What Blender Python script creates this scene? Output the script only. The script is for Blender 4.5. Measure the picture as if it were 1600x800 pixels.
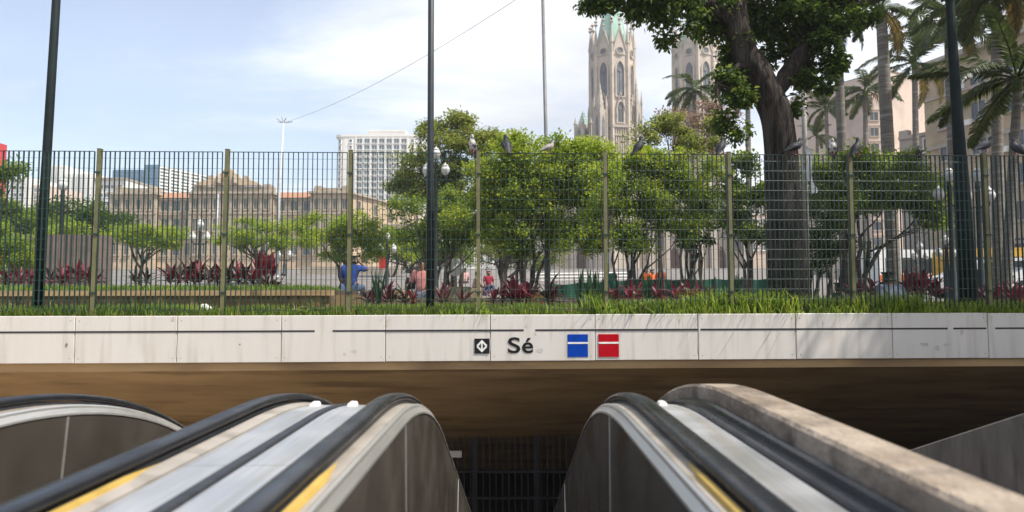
import bpy, math, random
import numpy as np
from mathutils import Vector, Matrix, Euler

SC = bpy.context.scene
for o in list(bpy.data.objects): bpy.data.objects.remove(o)
COL = SC.collection
R = math.radians
PI = math.pi
rng = random.Random(7)
nrg = np.random.default_rng(11)

# ------------------------------------------------------------------ camera
CAMZ, F, VX, HY = 0.31, 1000.0, 800.0, 455.0
PITCH = math.atan((HY - 400) / F)
ROLL = 0.0021
cam = bpy.data.cameras.new('camera'); co = bpy.data.objects.new('camera', cam); COL.objects.link(co)
cam.sensor_width = 36; cam.lens = 36 * F / 1600
cam.clip_start = 0.05; cam.clip_end = 5000
co.location = (0, 0, CAMZ)
CM = Matrix.Rotation(R(90) + PITCH, 3, 'X') @ Matrix.Rotation(-ROLL, 3, 'Z')
co.rotation_euler = CM.to_euler()
cam.dof.use_dof = True; cam.dof.focus_distance = 8.6; cam.dof.aperture_fstop = 2.1
SC.camera = co

def W(px, py, Y):
    "the place at depth Y that the photograph shows at (px, py)"
    d = CM @ Vector(((px - 800) / F, -(py - 400) / F, -1))
    d *= Y / d.y
    return Vector((d.x, Y, CAMZ + d.z))

# ------------------------------------------------------------------ light
SUN_EL, SUN_AZ = R(56), R(118)          # azimuth clockwise from +Y
sd = Vector((math.sin(SUN_AZ) * math.cos(SUN_EL), math.cos(SUN_AZ) * math.cos(SUN_EL), math.sin(SUN_EL)))
sun = bpy.data.lights.new('sun', 'SUN'); sun.energy = 4.2; sun.angle = R(0.5); sun.color = (1, .95, .87)
so = bpy.data.objects.new('sun', sun); COL.objects.link(so)
so.rotation_euler = sd.to_track_quat('Z', 'Y').to_euler()

wd = bpy.data.worlds.new('World'); SC.world = wd; wd.use_nodes = True
nt = wd.node_tree; nt.nodes.clear()
def N(t, **k):
    n = nt.nodes.new(t)
    for a, b in k.items(): setattr(n, a, b)
    return n
out = N('ShaderNodeOutputWorld'); bg = N('ShaderNodeBackground'); bg.inputs[1].default_value = 0.15
sky = N('ShaderNodeTexSky', sky_type='NISHITA'); sky.sun_disc = False
sky.sun_elevation = SUN_EL; sky.sun_rotation = SUN_AZ
sky.air_density = 1.0; sky.dust_density = 1.6; sky.ozone_density = 1.2
tc = N('ShaderNodeTexCoord'); sp = N('ShaderNodeSeparateXYZ')
nt.links.new(tc.outputs['Generated'], sp.inputs[0])
def M(op, a, b=None, c=None, clamp=False):
    n = N('ShaderNodeMath', operation=op); n.use_clamp = clamp
    for i, v in enumerate((a, b, c)):
        if v is None: continue
        if isinstance(v, (int, float)): n.inputs[i].default_value = v
        else: nt.links.new(v, n.inputs[i])
    return n.outputs[0]
den = M('ADD', M('MAXIMUM', sp.outputs[2], 0.0), 0.22)
cx = M('DIVIDE', sp.outputs[0], den); cy = M('DIVIDE', sp.outputs[1], den)
cb = N('ShaderNodeCombineXYZ'); nt.links.new(cx, cb.inputs[0]); nt.links.new(cy, cb.inputs[1])
mp = N('ShaderNodeMapping'); nt.links.new(cb.outputs[0], mp.inputs[0])
mp.inputs['Rotation'].default_value = (0, 0, R(-28)); mp.inputs['Scale'].default_value = (.62, 1.05, 1); mp.inputs['Location'].default_value = (3.4, 1.7, 0)
n1 = N('ShaderNodeTexNoise'); n1.inputs['Scale'].default_value = 1.15; n1.inputs['Detail'].default_value = 9; n1.inputs['Roughness'].default_value = .6; n1.inputs['Distortion'].default_value = .35
nt.links.new(mp.outputs[0], n1.inputs['Vector'])
bias = M('MULTIPLY', M('ADD', sp.outputs[0], .2), .30)      # more cloud towards the right-hand part of the sky
bias = M('MINIMUM', M('MAXIMUM', bias, -.12), .17)
dens = M('ADD', n1.outputs[0], bias)
mr = N('ShaderNodeMapRange', interpolation_type='SMOOTHSTEP'); nt.links.new(dens, mr.inputs[0])
mr.inputs[1].default_value = .40; mr.inputs[2].default_value = .66; mr.inputs[3].default_value = 0.22; mr.inputs[4].default_value = .93
n2 = N('ShaderNodeTexNoise'); n2.inputs['Scale'].default_value = 1.9; n2.inputs['Detail'].default_value = 6
nt.links.new(mp.outputs[0], n2.inputs['Vector'])
cr = N('ShaderNodeMapRange'); nt.links.new(n2.outputs[0], cr.inputs[0])
cr.inputs[1].default_value = .3; cr.inputs[2].default_value = .62; cr.inputs[3].default_value = 3.7; cr.inputs[4].default_value = 5.7
cc = N('ShaderNodeCombineXYZ')
nt.links.new(M('MULTIPLY', cr.outputs[0], .985), cc.inputs[0]); nt.links.new(cr.outputs[0], cc.inputs[1]); nt.links.new(M('MULTIPLY', cr.outputs[0], 1.03), cc.inputs[2])
mx = N('ShaderNodeMix', data_type='RGBA')
nt.links.new(mr.outputs[0], mx.inputs[0]); nt.links.new(sky.outputs[0], mx.inputs[6]); nt.links.new(cc.outputs[0], mx.inputs[7])
nt.links.new(mx.outputs[2], bg.inputs[0]); nt.links.new(bg.outputs[0], out.inputs[0])

SC.view_settings.view_transform = 'Standard'; SC.view_settings.look = 'None'
SC.view_settings.exposure = 0.60; SC.view_settings.gamma = 1.0
SC.render.engine = 'CYCLES'
SC.cycles.max_bounces = 8; SC.cycles.diffuse_bounces = 4; SC.cycles.glossy_bounces = 4; SC.cycles.transmission_bounces = 4
SC.cycles.use_denoising = True
SC.cycles.sample_clamp_indirect = 6

# ------------------------------------------------------------------ materials
MATS = {}
def mat(name, c1, c2=None, scale=4, rough=.7, bump=0, metal=0, detail=5, stretch=(1, 1, 1), island=0, spec=.4, lo=.35, hi=.65, c3=None, s3=1, trans=None, bscale=None, coat=0, bdist=.02, rv=0):
    if name in MATS: return MATS[name]
    m = bpy.data.materials.new(name); m.use_nodes = True
    t = m.node_tree; b = t.nodes['Principled BSDF']; L = t.links.new
    b.inputs['Roughness'].default_value = rough; b.inputs['Metallic'].default_value = metal
    b.inputs['Specular IOR Level'].default_value = spec
    if coat: b.inputs['Coat Weight'].default_value = coat
    tcn = t.nodes.new('ShaderNodeTexCoord'); mpn = t.nodes.new('ShaderNodeMapping'); L(tcn.outputs['Object'], mpn.inputs[0])
    mpn.inputs['Scale'].default_value = stretch
    no = t.nodes.new('ShaderNodeTexNoise'); no.inputs['Scale'].default_value = scale; no.inputs['Detail'].default_value = detail
    no.inputs['Roughness'].default_value = .62
    L(mpn.outputs[0], no.inputs['Vector'])
    c2 = c2 or tuple(x * .8 for x in c1)
    rp = t.nodes.new('ShaderNodeValToRGB'); rp.color_ramp.elements[0].position = lo; rp.color_ramp.elements[1].position = hi
    rp.color_ramp.elements[0].color = (*c2, 1); rp.color_ramp.elements[1].color = (*c1, 1)
    L(no.outputs[0], rp.inputs[0]); colr = rp.outputs[0]
    if c3:
        nb = t.nodes.new('ShaderNodeTexNoise'); nb.inputs['Scale'].default_value = s3; nb.inputs['Detail'].default_value = 4
        L(mpn.outputs[0], nb.inputs['Vector'])
        r3 = t.nodes.new('ShaderNodeMapRange'); L(nb.outputs[0], r3.inputs[0]); r3.inputs[1].default_value = .52; r3.inputs[2].default_value = .68
        mm = t.nodes.new('ShaderNodeMix'); mm.data_type = 'RGBA'; L(r3.outputs[0], mm.inputs[0]); L(colr, mm.inputs[6]); mm.inputs[7].default_value = (*c3, 1)
        colr = mm.outputs[2]
    if island:
        g = t.nodes.new('ShaderNodeNewGeometry'); hs = t.nodes.new('ShaderNodeHueSaturation')
        a = t.nodes.new('ShaderNodeMapRange'); L(g.outputs['Random Per Island'], a.inputs[0]); a.inputs[3].default_value = 1 - island; a.inputs[4].default_value = 1 + island
        L(a.outputs[0], hs.inputs['Value']); L(colr, hs.inputs['Color'])
        a2 = t.nodes.new('ShaderNodeMapRange'); L(g.outputs['Random Per Island'], a2.inputs[0]); a2.inputs[3].default_value = .5 + island * .07; a2.inputs[4].default_value = .5 - island * .07
        L(a2.outputs[0], hs.inputs['Hue']); colr = hs.outputs[0]
    if rv:
        nr = t.nodes.new('ShaderNodeTexNoise'); nr.inputs['Scale'].default_value = 3.7; nr.inputs['Detail'].default_value = 8; L(tcn.outputs['Object'], nr.inputs['Vector'])
        rr_ = t.nodes.new('ShaderNodeMapRange'); L(nr.outputs[0], rr_.inputs[0]); rr_.inputs[1].default_value = .35; rr_.inputs[2].default_value = .68; rr_.inputs[3].default_value = rough - rv * .6; rr_.inputs[4].default_value = rough + rv
        L(rr_.outputs[0], b.inputs['Roughness'])
    L(colr, b.inputs['Base Color'])
    if bump:
        bn = t.nodes.new('ShaderNodeBump'); bn.inputs['Strength'].default_value = bump; bn.inputs['Distance'].default_value = bdist
        if bscale:
            n3 = t.nodes.new('ShaderNodeTexNoise'); n3.inputs['Scale'].default_value = bscale; n3.inputs['Detail'].default_value = 6
            L(mpn.outputs[0], n3.inputs['Vector']); L(n3.outputs[0], bn.inputs['Height'])
        else: L(no.outputs[0], bn.inputs['Height'])
        L(bn.outputs[0], b.inputs['Normal'])
    if trans:
        tr = t.nodes.new('ShaderNodeBsdfTranslucent'); ms = t.nodes.new('ShaderNodeMixShader'); ms.inputs[0].default_value = trans
        hs2 = t.nodes.new('ShaderNodeHueSaturation'); hs2.inputs['Value'].default_value = 1.5; hs2.inputs['Hue'].default_value = .488; L(colr, hs2.inputs['Color'])
        L(hs2.outputs[0], tr.inputs['Color']); L(b.outputs[0], ms.inputs[1]); L(tr.outputs[0], ms.inputs[2])
        L(ms.outputs[0], t.nodes['Material Output'].inputs['Surface'])
    MATS[name] = m
    return m

m_paving = mat('paving', (.20, .18, .165), (.145, .13, .12), 1.2, .85, .15, c3=(.16, .145, .13), s3=.35)
m_soil = mat('soil', (.09, .065, .04), (.05, .04, .025), 6, .95, .4)
m_conc = mat('raw_concrete', (.36, .295, .23), (.19, .145, .105), 4.2, .82, .7, c3=(.13, .105, .08), s3=6, bscale=34, detail=9)
m_soff = mat('soffit_concrete', (.46, .31, .155), (.32, .205, .10), 1.1, .75, .25, stretch=(.45, 1.6, 1.6), c3=(.24, .155, .08), s3=1.6, spec=.3)
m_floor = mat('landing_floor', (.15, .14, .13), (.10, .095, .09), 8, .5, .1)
m_fascia = mat('fascia_enamel', (.635, .595, .545), (.60, .56, .51), 1.6, .38, .02, stretch=(2.2, 1, .22), c3=(.53, .485, .43), s3=3.3, rv=.12, lo=.3, hi=.6, spec=.45)
m_line = mat('dark_line', (.03, .03, .035), None, 6, .5)
m_black = mat('sign_black', (.018, .018, .02), None, 6, .6, spec=.1)
m_blue = mat('sign_blue', (.002, .05, .36), (.002, .043, .31), 9, .6, spec=.08)
m_red = mat('sign_red', (.44, .004, .012), (.38, .004, .01), 9, .6, spec=.08)
m_white = mat('sign_white', (.82, .80, .77), None, 9, .4)
m_rubber = mat('handrail_rubber', (.009, .010, .013), (.016, .017, .021), 9, .27, .03, spec=.4, rv=.15)
m_darkrub = mat('dark_rubber', (.02, .021, .026), (.035, .036, .042), 20, .5, .05)
m_deck = mat('brushed_steel', (.62, .615, .61), (.50, .50, .495), 5, .38, .06, metal=.7, stretch=(14, .5, 4), c3=(.50, .47, .425), s3=1.3, rv=.16)
m_cream = mat('beige_metal', (.52, .46, .385), (.40, .355, .30), 4, .42, .03, metal=.45, c3=(.30, .26, .21), s3=5)
m_yel = mat('yellow_strip', (.46, .31, .075), (.34, .22, .05), 7, .55, .05)
m_chrome = mat('aluminium_trim', (.72, .70, .67), (.60, .58, .55), 6, .34, .02, metal=.8, stretch=(5, .4, 5))
m_panel = mat('brown_steel_panel', (.10, .086, .072), (.07, .06, .05), 2.2, .42, .03, metal=.45, c3=(.10, .088, .07), s3=2.3, rv=.2)
m_bar = mat('fence_green', (.018, .05, .042), (.012, .034, .03), 9, .5)
m_wire = mat('fence_wire', (.05, .11, .095), (.03, .075, .065), 9, .42)
m_post = mat('post_olive', (.165, .16, .075), (.12, .118, .055), 5, .6, .08, c3=(.075, .07, .038), s3=3)
m_pole = mat('pole_dark', (.028, .036, .04), (.018, .024, .028), 5, .5, .04)
m_polegrn = mat('pole_green', (.010, .019, .019), (.006, .011, .012), 5, .7, .04, spec=.2)
m_grey = mat('galvanised', (.36, .37, .38), (.27, .28, .29), 7, .5, .03, metal=.3)
m_polegr2 = mat('flagpole_grey', (.17, .175, .185), (.12, .125, .13), 6, .5)
m_glob = mat('lamp_globe', (.62, .62, .60), (.5, .5, .49), 12, .3)
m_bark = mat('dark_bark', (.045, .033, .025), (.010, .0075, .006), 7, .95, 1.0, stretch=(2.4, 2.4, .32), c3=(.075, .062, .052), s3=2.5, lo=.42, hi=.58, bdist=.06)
m_bark2 = mat('thin_bark', (.085, .068, .052), (.04, .03, .024), 9, .95, .5, stretch=(2, 2, .5))
m_palmtr = mat('palm_bark', (.22, .195, .165), (.12, .105, .09), 5, .9, .3, stretch=(.6, .6, 7), c3=(.30, .28, .25), s3=1.3)
def leafmat(n, c1, c2, island=.35, trans=.52, rough=.5): return mat(n, c1, c2, .9, rough, 0, island=island, trans=trans, spec=.35)
l_bright = leafmat('leaf_yellow_green', (.275, .345, .033), (.165, .25, .026))
l_mid = leafmat('leaf_mid_green', (.18, .25, .031), (.11, .17, .023))
l_olive = leafmat('leaf_olive', (.20, .235, .045), (.13, .17, .032))
l_dark = leafmat('leaf_dark_green', (.10, .165, .024), (.045, .085, .014), .5, .55)
l_deep = leafmat('leaf_deep_green', (.035, .07, .025), (.02, .042, .016), .35, .3)
l_pink = leafmat('leaf_dry_pink', (.30, .21, .16), (.20, .13, .09), .3, .35)
l_palm = leafmat('palm_frond', (.06, .085, .022), (.03, .05, .014), .35, .3, .42)
l_palmy = leafmat('palm_frond_yellowing', (.20, .15, .03), (.10, .09, .02), .35, .3, .45)
l_grass = leafmat('grass_blade', (.23, .33, .035), (.14, .23, .024), .45, .45)
l_grassd = leafmat('grass_short', (.17, .26, .03), (.095, .17, .02), .5, .45)
l_red = leafmat('cordyline_red', (.13, .02, .02), (.05, .013, .012), .5, .2, .4)
l_redb = leafmat('cordyline_crimson', (.24, .024, .034), (.10, .014, .018), .45, .2, .4)
l_redd = leafmat('cordyline_dark', (.055, .016, .018), (.035, .03, .016), .5, .25, .4)
l_sword = leafmat('sword_leaf', (.03, .075, .03), (.018, .045, .02), .3, .2, .4)
l_spider = leafmat('spider_leaf', (.26, .30, .10), (.14, .20, .05), .3, .4, .4)
m_glass = mat('window_glass', (.045, .055, .065), (.03, .036, .044), .7, .12, 0, spec=.6)
m_glassb = mat('window_glass_teal', (.075, .13, .16), (.045, .08, .10), .25, .15, 0, spec=.6)
m_curtain = mat('blue_curtain_wall', (.02, .14, .26), (.015, .10, .20), .12, .2, 0, spec=.6)
m_wframe = mat('window_frame', (.55, .53, .5), (.45, .43, .4), 2, .6)
m_court = mat('court_sandstone', (.56, .42, .28), (.46, .34, .225), .35, .9, .1, c3=(.38, .285, .19), s3=.6)
m_courtd = mat('court_trim', (.43, .35, .255), (.33, .27, .20), .5, .9, .1, c3=(.25, .21, .165), s3=.9)
m_tile = mat('orange_roof_tile', (.40, .19, .10), (.30, .15, .085), 1.5, .85, .2)
m_hotel = mat('hotel_white', (.76, .735, .68), (.68, .66, .61), .2, .8)
m_whiteb = mat('white_render', (.70, .69, .67), (.60, .59, .57), .15, .85)
m_pinkb = mat('pink_render', (.62, .49, .40), (.53, .41, .335), .12, .88, c3=(.47, .37, .31), s3=.3)
m_yelb = mat('ochre_render', (.46, .355, .225), (.36, .275, .175), .2, .88, c3=(.30, .235, .16), s3=.4)
m_greyb = mat('grey_render', (.40, .345, .285), (.30, .255, .21), .3, .9)
m_redb = mat('red_panel', (.52, .03, .035), (.45, .026, .03), .3, .6)
m_cath = mat('cathedral_stone', (.55, .475, .395), (.45, .385, .32), .25, .9, .1, c3=(.39, .335, .28), s3=.5)
m_cathg = mat('cathedral_trim', (.47, .41, .34), (.34, .30, .255), .5, .9)
m_copper = mat('green_copper', (.30, .47, .38), (.23, .38, .31), .3, .7, .05, c3=(.36, .50, .42), s3=.5)
m_slate = mat('louvre_grey', (.16, .17, .18), (.10, .105, .115), .6, .6)
m_hoard = mat('hoarding_brown', (.17, .125, .11), (.115, .088, .08), 2, .75)
m_net = mat('green_mesh', (.012, .085, .052), (.008, .055, .036), 2, .85)
m_wood = mat('weathered_coping', (.44, .31, .16), (.30, .20, .10), 3, .85, .2, stretch=(.4, 3, 3))
m_plant = mat('planter_brick', (.20, .13, .06), (.11, .075, .035), 3, .9, .3, stretch=(4, 1, .6), c3=(.26, .19, .09), s3=2)
m_stone = mat('seat_stone', (.31, .235, .13), (.20, .16, .095), 3, .9, .3)
m_pinkst = mat('pink_kerb', (.42, .29, .22), (.27, .17, .12), 5, .9, .3)
m_skin = mat('brown_skin', (.22, .115, .07), (.19, .095, .055), 8, .55)
m_hair = mat('black_hair', (.014, .012, .011), None, 20, .6)
def cloth(n, c): return mat('cloth_' + n, c, tuple(x * .75 for x in c), 9, .85, .3)
c_blue = cloth('blue', (.02, .055, .27)); c_pink = cloth('pink', (.66, .27, .24)); c_jean = cloth('denim', (.07, .11, .20)); c_lj = cloth('pale_denim', (.20, .25, .33))
c_grey = cloth('grey_blue', (.13, .155, .20)); c_dark = cloth('dark', (.022, .025, .036)); c_red = cloth('crimson', (.42, .02, .06)); c_or = cloth('orange', (.75, .16, .03)); c_wh = cloth('white', (.7, .7, .72)); c_lp = cloth('light_pink', (.62, .38, .36))
m_green_t = cloth('green_tarp', (.012, .13, .085))
m_pig = [mat('pigeon_dark', (.02, .021, .026), (.01, .011, .014), 14, .6), mat('pigeon_grey', (.06, .063, .072), (.035, .036, .042), 12, .6), mat('pigeon_pale', (.46, .42, .38), (.22, .2, .19), 11, .6), mat('pigeon_pied', (.62, .58, .55), (.06, .06, .07), 13, .6, lo=.44, hi=.54)]
m_leg = mat('pigeon_leg', (.35, .08, .07), None, 9, .6)
m_tyre = mat('tyre', (.02, .02, .02), None, 9, .8)
m_carw = mat('white_paint', (.72, .72, .72), (.66, .66, .66), 1, .25, coat=.4)
m_orp = mat('orange_paint', (.62, .13, .02), None, 1, .3, coat=.3)
m_yelp = mat('yellow_paint', (.75, .45, .04), None, 1, .35)
m_redp = mat('red_paint', (.5, .03, .02), None, 1, .3)
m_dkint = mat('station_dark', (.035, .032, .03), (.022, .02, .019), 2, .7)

# ------------------------------------------------------------------ mesh helpers
class MB:
    def __init__(s): s.v = []; s.f = []; s.m = []
    def add(s, vs, fs, mi=0):
        o = len(s.v); s.v += [tuple(p) for p in vs]; s.f += [tuple(i + o for i in f) for f in fs]; s.m += [mi] * len(fs)
    def box(s, c, d, rz=0, mi=0, mtx=None):
        x, y, z = d[0] / 2, d[1] / 2, d[2] / 2
        vs = [Vector((a * x, b * y, e * z)) for a in (-1, 1) for b in (-1, 1) for e in (-1, 1)]
        if mtx is not None: vs = [mtx @ v for v in vs]
        elif rz:
            q = Matrix.Rotation(rz, 3, 'Z'); vs = [q @ v for v in vs]
        c = Vector(c)
        s.add([v + c for v in vs], [(0, 1, 3, 2), (4, 6, 7, 5), (0, 4, 5, 1), (2, 3, 7, 6), (0, 2, 6, 4), (1, 5, 7, 3)], mi)
    def b2(s, x0, x1, y0, y1, z0, z1, mi=0): s.box(((x0 + x1) / 2, (y0 + y1) / 2, (z0 + z1) / 2), (x1 - x0, y1 - y0, z1 - z0), 0, mi)
    def tube(s, pts, rad, n=8, mi=0, cap=True, flat=None):
        pts = [Vector(p) for p in pts]
        if not hasattr(rad, '__len__'): rad = [rad] * len(pts)
        ref = Vector((0, 0, 1)) if abs((pts[-1] - pts[0]).normalized().z) < .9 else Vector((1, 0, 0))
        vs = []
        for i, p in enumerate(pts):
            t = (pts[min(i + 1, len(pts) - 1)] - pts[max(i - 1, 0)]).normalized()
            a = t.cross(ref).normalized(); b = a.cross(t)
            for k in range(n):
                w = 2 * PI * k / n
                vs.append(p + (a * math.cos(w) + b * math.sin(w)) * rad[i])
        fs = [(i * n + k, i * n + (k + 1) % n, (i + 1) * n + (k + 1) % n, (i + 1) * n + k) for i in range(len(pts) - 1) for k in range(n)]
        if cap: fs += [tuple(range(n))[::-1], tuple((len(pts) - 1) * n + k for k in range(n))]
        s.add(vs, fs, mi)
    def lathe(s, prof, c=(0, 0, 0), n=12, mi=0):
        vs = []; c = Vector(c)
        for r, z in prof:
            for k in range(n): vs.append(c + Vector((r * math.cos(2 * PI * k / n), r * math.sin(2 * PI * k / n), z)))
        fs = [(i * n + k, i * n + (k + 1) % n, (i + 1) * n + (k + 1) % n, (i + 1) * n + k) for i in range(len(prof) - 1) for k in range(n)]
        fs += [tuple(range(n))[::-1], tuple((len(prof) - 1) * n + k for k in range(n))]
        s.add(vs, fs, mi)
    def prism(s, poly, o, ux, n, depth, uz=Vector((0, 0, 1)), mi=0):
        "a 2-D outline on a plane through o, thickened by depth along n"
        o = Vector(o); ux = Vector(ux); n = Vector(n); k = len(poly)
        a = [o + ux * p[0] + uz * p[1] for p in poly]; b = [p + n * depth for p in a]
        s.add(a + b, [tuple(range(k)), tuple(range(2 * k - 1, k - 1, -1))] + [(i, i + k, (i + 1) % k + k, (i + 1) % k) for i in range(k)], mi)
    def build(s, name, mats, parent=None, smooth=False, loc=None, rot=None):
        me = bpy.data.meshes.new(name); me.from_pydata(s.v, [], s.f)
        if not isinstance(mats, (list, tuple)): mats = [mats]
        for m in mats: me.materials.append(m)
        if len(mats) > 1: me.polygons.foreach_set('material_index', s.m)
        if smooth: me.polygons.foreach_set('use_smooth', [True] * len(s.f))
        me.update()
        import bmesh
        bm = bmesh.new(); bm.from_mesh(me); bmesh.ops.recalc_face_normals(bm, faces=bm.faces); bm.to_mesh(me); bm.free()
        return link(name, me, parent, loc, rot)

def link(name, me, parent=None, loc=None, rot=None):
    o = bpy.data.objects.new(name, me); COL.objects.link(o)
    if parent: o.parent = parent
    if loc is not None: o.location = loc
    if rot is not None: o.rotation_euler = rot
    return o
def tag(o, label=None, cat=None, group=None, kind=None):
    if label: o['label'] = label
    if cat: o['category'] = cat
    if group: o['group'] = group
    if kind: o['kind'] = kind
    return o
def thing(name, label, cat, loc=(0, 0, 0), rz=0, group=None):
    o = bpy.data.objects.new(name, None); COL.objects.link(o); o.empty_display_size = .1
    o.location = loc; o.rotation_euler = (0, 0, rz)
    return tag(o, label, cat, group)
def struct(o): o['kind'] = 'structure'; return o
def dup(root, loc, rz=0, label=None, scale=None, rot=None):
    r = root.copy(); COL.objects.link(r); r.location = loc; r.rotation_euler = rot or (0, 0, rz)
    if scale: r.scale = (scale,) * 3 if not hasattr(scale, '__len__') else scale
    if label: r['label'] = label
    for ch in list(root.children):
        c = ch.copy(); COL.objects.link(c); c.parent = r
        for g in list(ch.children):
            d = g.copy(); COL.objects.link(d); d.parent = c
    return r
def sst(a, b, x):
    t = min(1, max(0, (x - a) / (b - a))); return t * t * (3 - 2 * t)
def raw(name, V, Fq, mats, parent=None, smooth=False, mi=None):
    "fast mesh from numpy arrays (quads)"
    me = bpy.data.meshes.new(name); nv, nf = len(V), len(Fq); k = Fq.shape[1]
    me.vertices.add(nv); me.vertices.foreach_set('co', V.astype(np.float32).ravel())
    me.loops.add(nf * k); me.loops.foreach_set('vertex_index', Fq.astype(np.int32).ravel())
    me.polygons.add(nf); me.polygons.foreach_set('loop_start', np.arange(0, nf * k, k, dtype=np.int32))
    for m in (mats if isinstance(mats, (list, tuple)) else [mats]): me.materials.append(m)
    if mi is not None: me.polygons.foreach_set('material_index', mi.astype(np.int32))
    me.update(calc_edges=True); me.validate()
    return link(name, me, parent)

# ------------------------------------------------------------------ ground
YAW = .033                        # the slab edge and fence run a little away to the right
Y0 = 8.2
def edge_y(x): return Y0 + YAW * x
def G(x, y):
    left = sst(6, -3, x) if x < 6 else 0
    return max(sst(19, 52, y) * 1.75 * sst(0, 1, (6 - x) / 9), sst(42, 78, y) * 3.0)
PX0, PX1, PY0 = -10.0, 10.0, -6.0
xs = [-1500, -500, -200, -90, -50, -30, -20, -14, PX0] + [-8, -6, -4, -2, 0, 2, 4, 6, 8] + [PX1, 14, 20, 30, 50, 90, 200, 500, 1500]
ys = [-1500, -300, -60, -20, PY0, Y0 + .1] + [10, 12, 14, 16, 18] + list(range(20, 80, 3)) + [82, 95, 120, 160, 220, 300, 500, 900, 1800]
gb = MB(); gv = []
for j, y in enumerate(ys):
    for x in xs:
        yy = y + YAW * max(PX0, min(PX1, x)) if abs(y - (Y0 + .1)) < 1e-6 else y
        gv.append((x, yy, G(x, yy)))
gf = []
for j in range(len(ys) - 1):
    for i in range(len(xs) - 1):
        if PX0 <= xs[i] and xs[i + 1] <= PX1 and ys[j] >= PY0 and ys[j + 1] <= Y0 + .11: continue
        gf.append((j * len(xs) + i, j * len(xs) + i + 1, (j + 1) * len(xs) + i + 1, (j + 1) * len(xs) + i))
gb.add(gv, gf); struct(gb.build('ground', m_paving))
b = MB(); b.add([(PX0, edge_y(PX0) + .13, .004), (PX1, edge_y(PX1) + .13, .004), (PX1, 10.2, .004), (PX0, 10.2, .004)], [(0, 1, 2, 3)])
struct(b.build('planting_soil', m_soil))
b = MB(); b.add([(4.0 + 30 * 0, 10.2, .006), (16, 10.2, .006), (20, 17, .006), (2.2, 17, .006)], [(0, 1, 2, 3)]); struct(b.build('planting_soil', m_soil))

# pit walls, landing floor, station interior
ZF = -1.1
b = MB(); b.b2(PX0 - .3, PX0, PY0, 30, -5, -.004); b.b2(PX1, PX1 + .3, PY0, 30, -5, -.004); b.b2(PX0 - .3, PX1 + .3, PY0 - .3, PY0, -5, -.004)
struct(b.build('pit_wall', m_conc))
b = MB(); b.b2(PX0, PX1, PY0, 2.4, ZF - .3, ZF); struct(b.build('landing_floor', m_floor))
b = MB(); b.add([(-.4, 2.4, ZF - .35), (PX1, 2.4, ZF - .35), (PX1, 9.2, -4.55), (-.4, 9.2, -4.55)], [(0, 1, 2, 3)]); struct(b.build('stairwell_floor', m_dkint))  # right half coloured near-black, standing in for shade under the slab
b = MB(); b.add([(PX0, 2.4, ZF - .35), (-.41, 2.4, ZF - .35), (-.41, 9.2, -4.55), (PX0, 9.2, -4.55)], [(0, 1, 2, 3)]); struct(b.build('stairwell_floor', mat('lit_stair_concrete', (.58, .51, .42), (.46, .40, .33), 2, .7, .2)))  # left half coloured brighter so it throws light onto the soffit
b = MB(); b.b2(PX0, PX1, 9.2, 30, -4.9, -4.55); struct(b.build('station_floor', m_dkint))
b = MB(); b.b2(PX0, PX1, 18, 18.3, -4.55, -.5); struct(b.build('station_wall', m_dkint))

# ------------------------------------------------------------------ slab edge (local frame: x along the edge, y inwards)
slabM = Matrix.Translation((0, Y0, 0)) @ Matrix.Rotation(math.atan(YAW), 4, 'Z')
def in_slab(o): o.matrix_world = slabM; return o
ZB = -.575
slab = MB()
for (y0, z0, y1, z1) in [(.02, ZB - .105, .02, -.012), (.02, -.012, .5, -.012)]: pass
prof = [(.03, -.03), (.03, ZB - .004), (.045, ZB - .006), (.05, ZB - .11), (.16, ZB - .12), (8.6, -4.3), (9.8, -4.3), (9.8, -.03)]
xa, xb = -10.2, 10.2
vs = [(x, p[0], p[1]) for x in (xa, xb) for p in prof]; k = len(prof)
slab.add(vs, [(i, (i + 1) % k, (i + 1) % k + k, i + k) for i in range(k)] + [tuple(range(k))[::-1], tuple(range(k, 2 * k))])
so_ = slab.build('roof_slab', m_soff); in_slab(so_); struct(so_)

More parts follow.
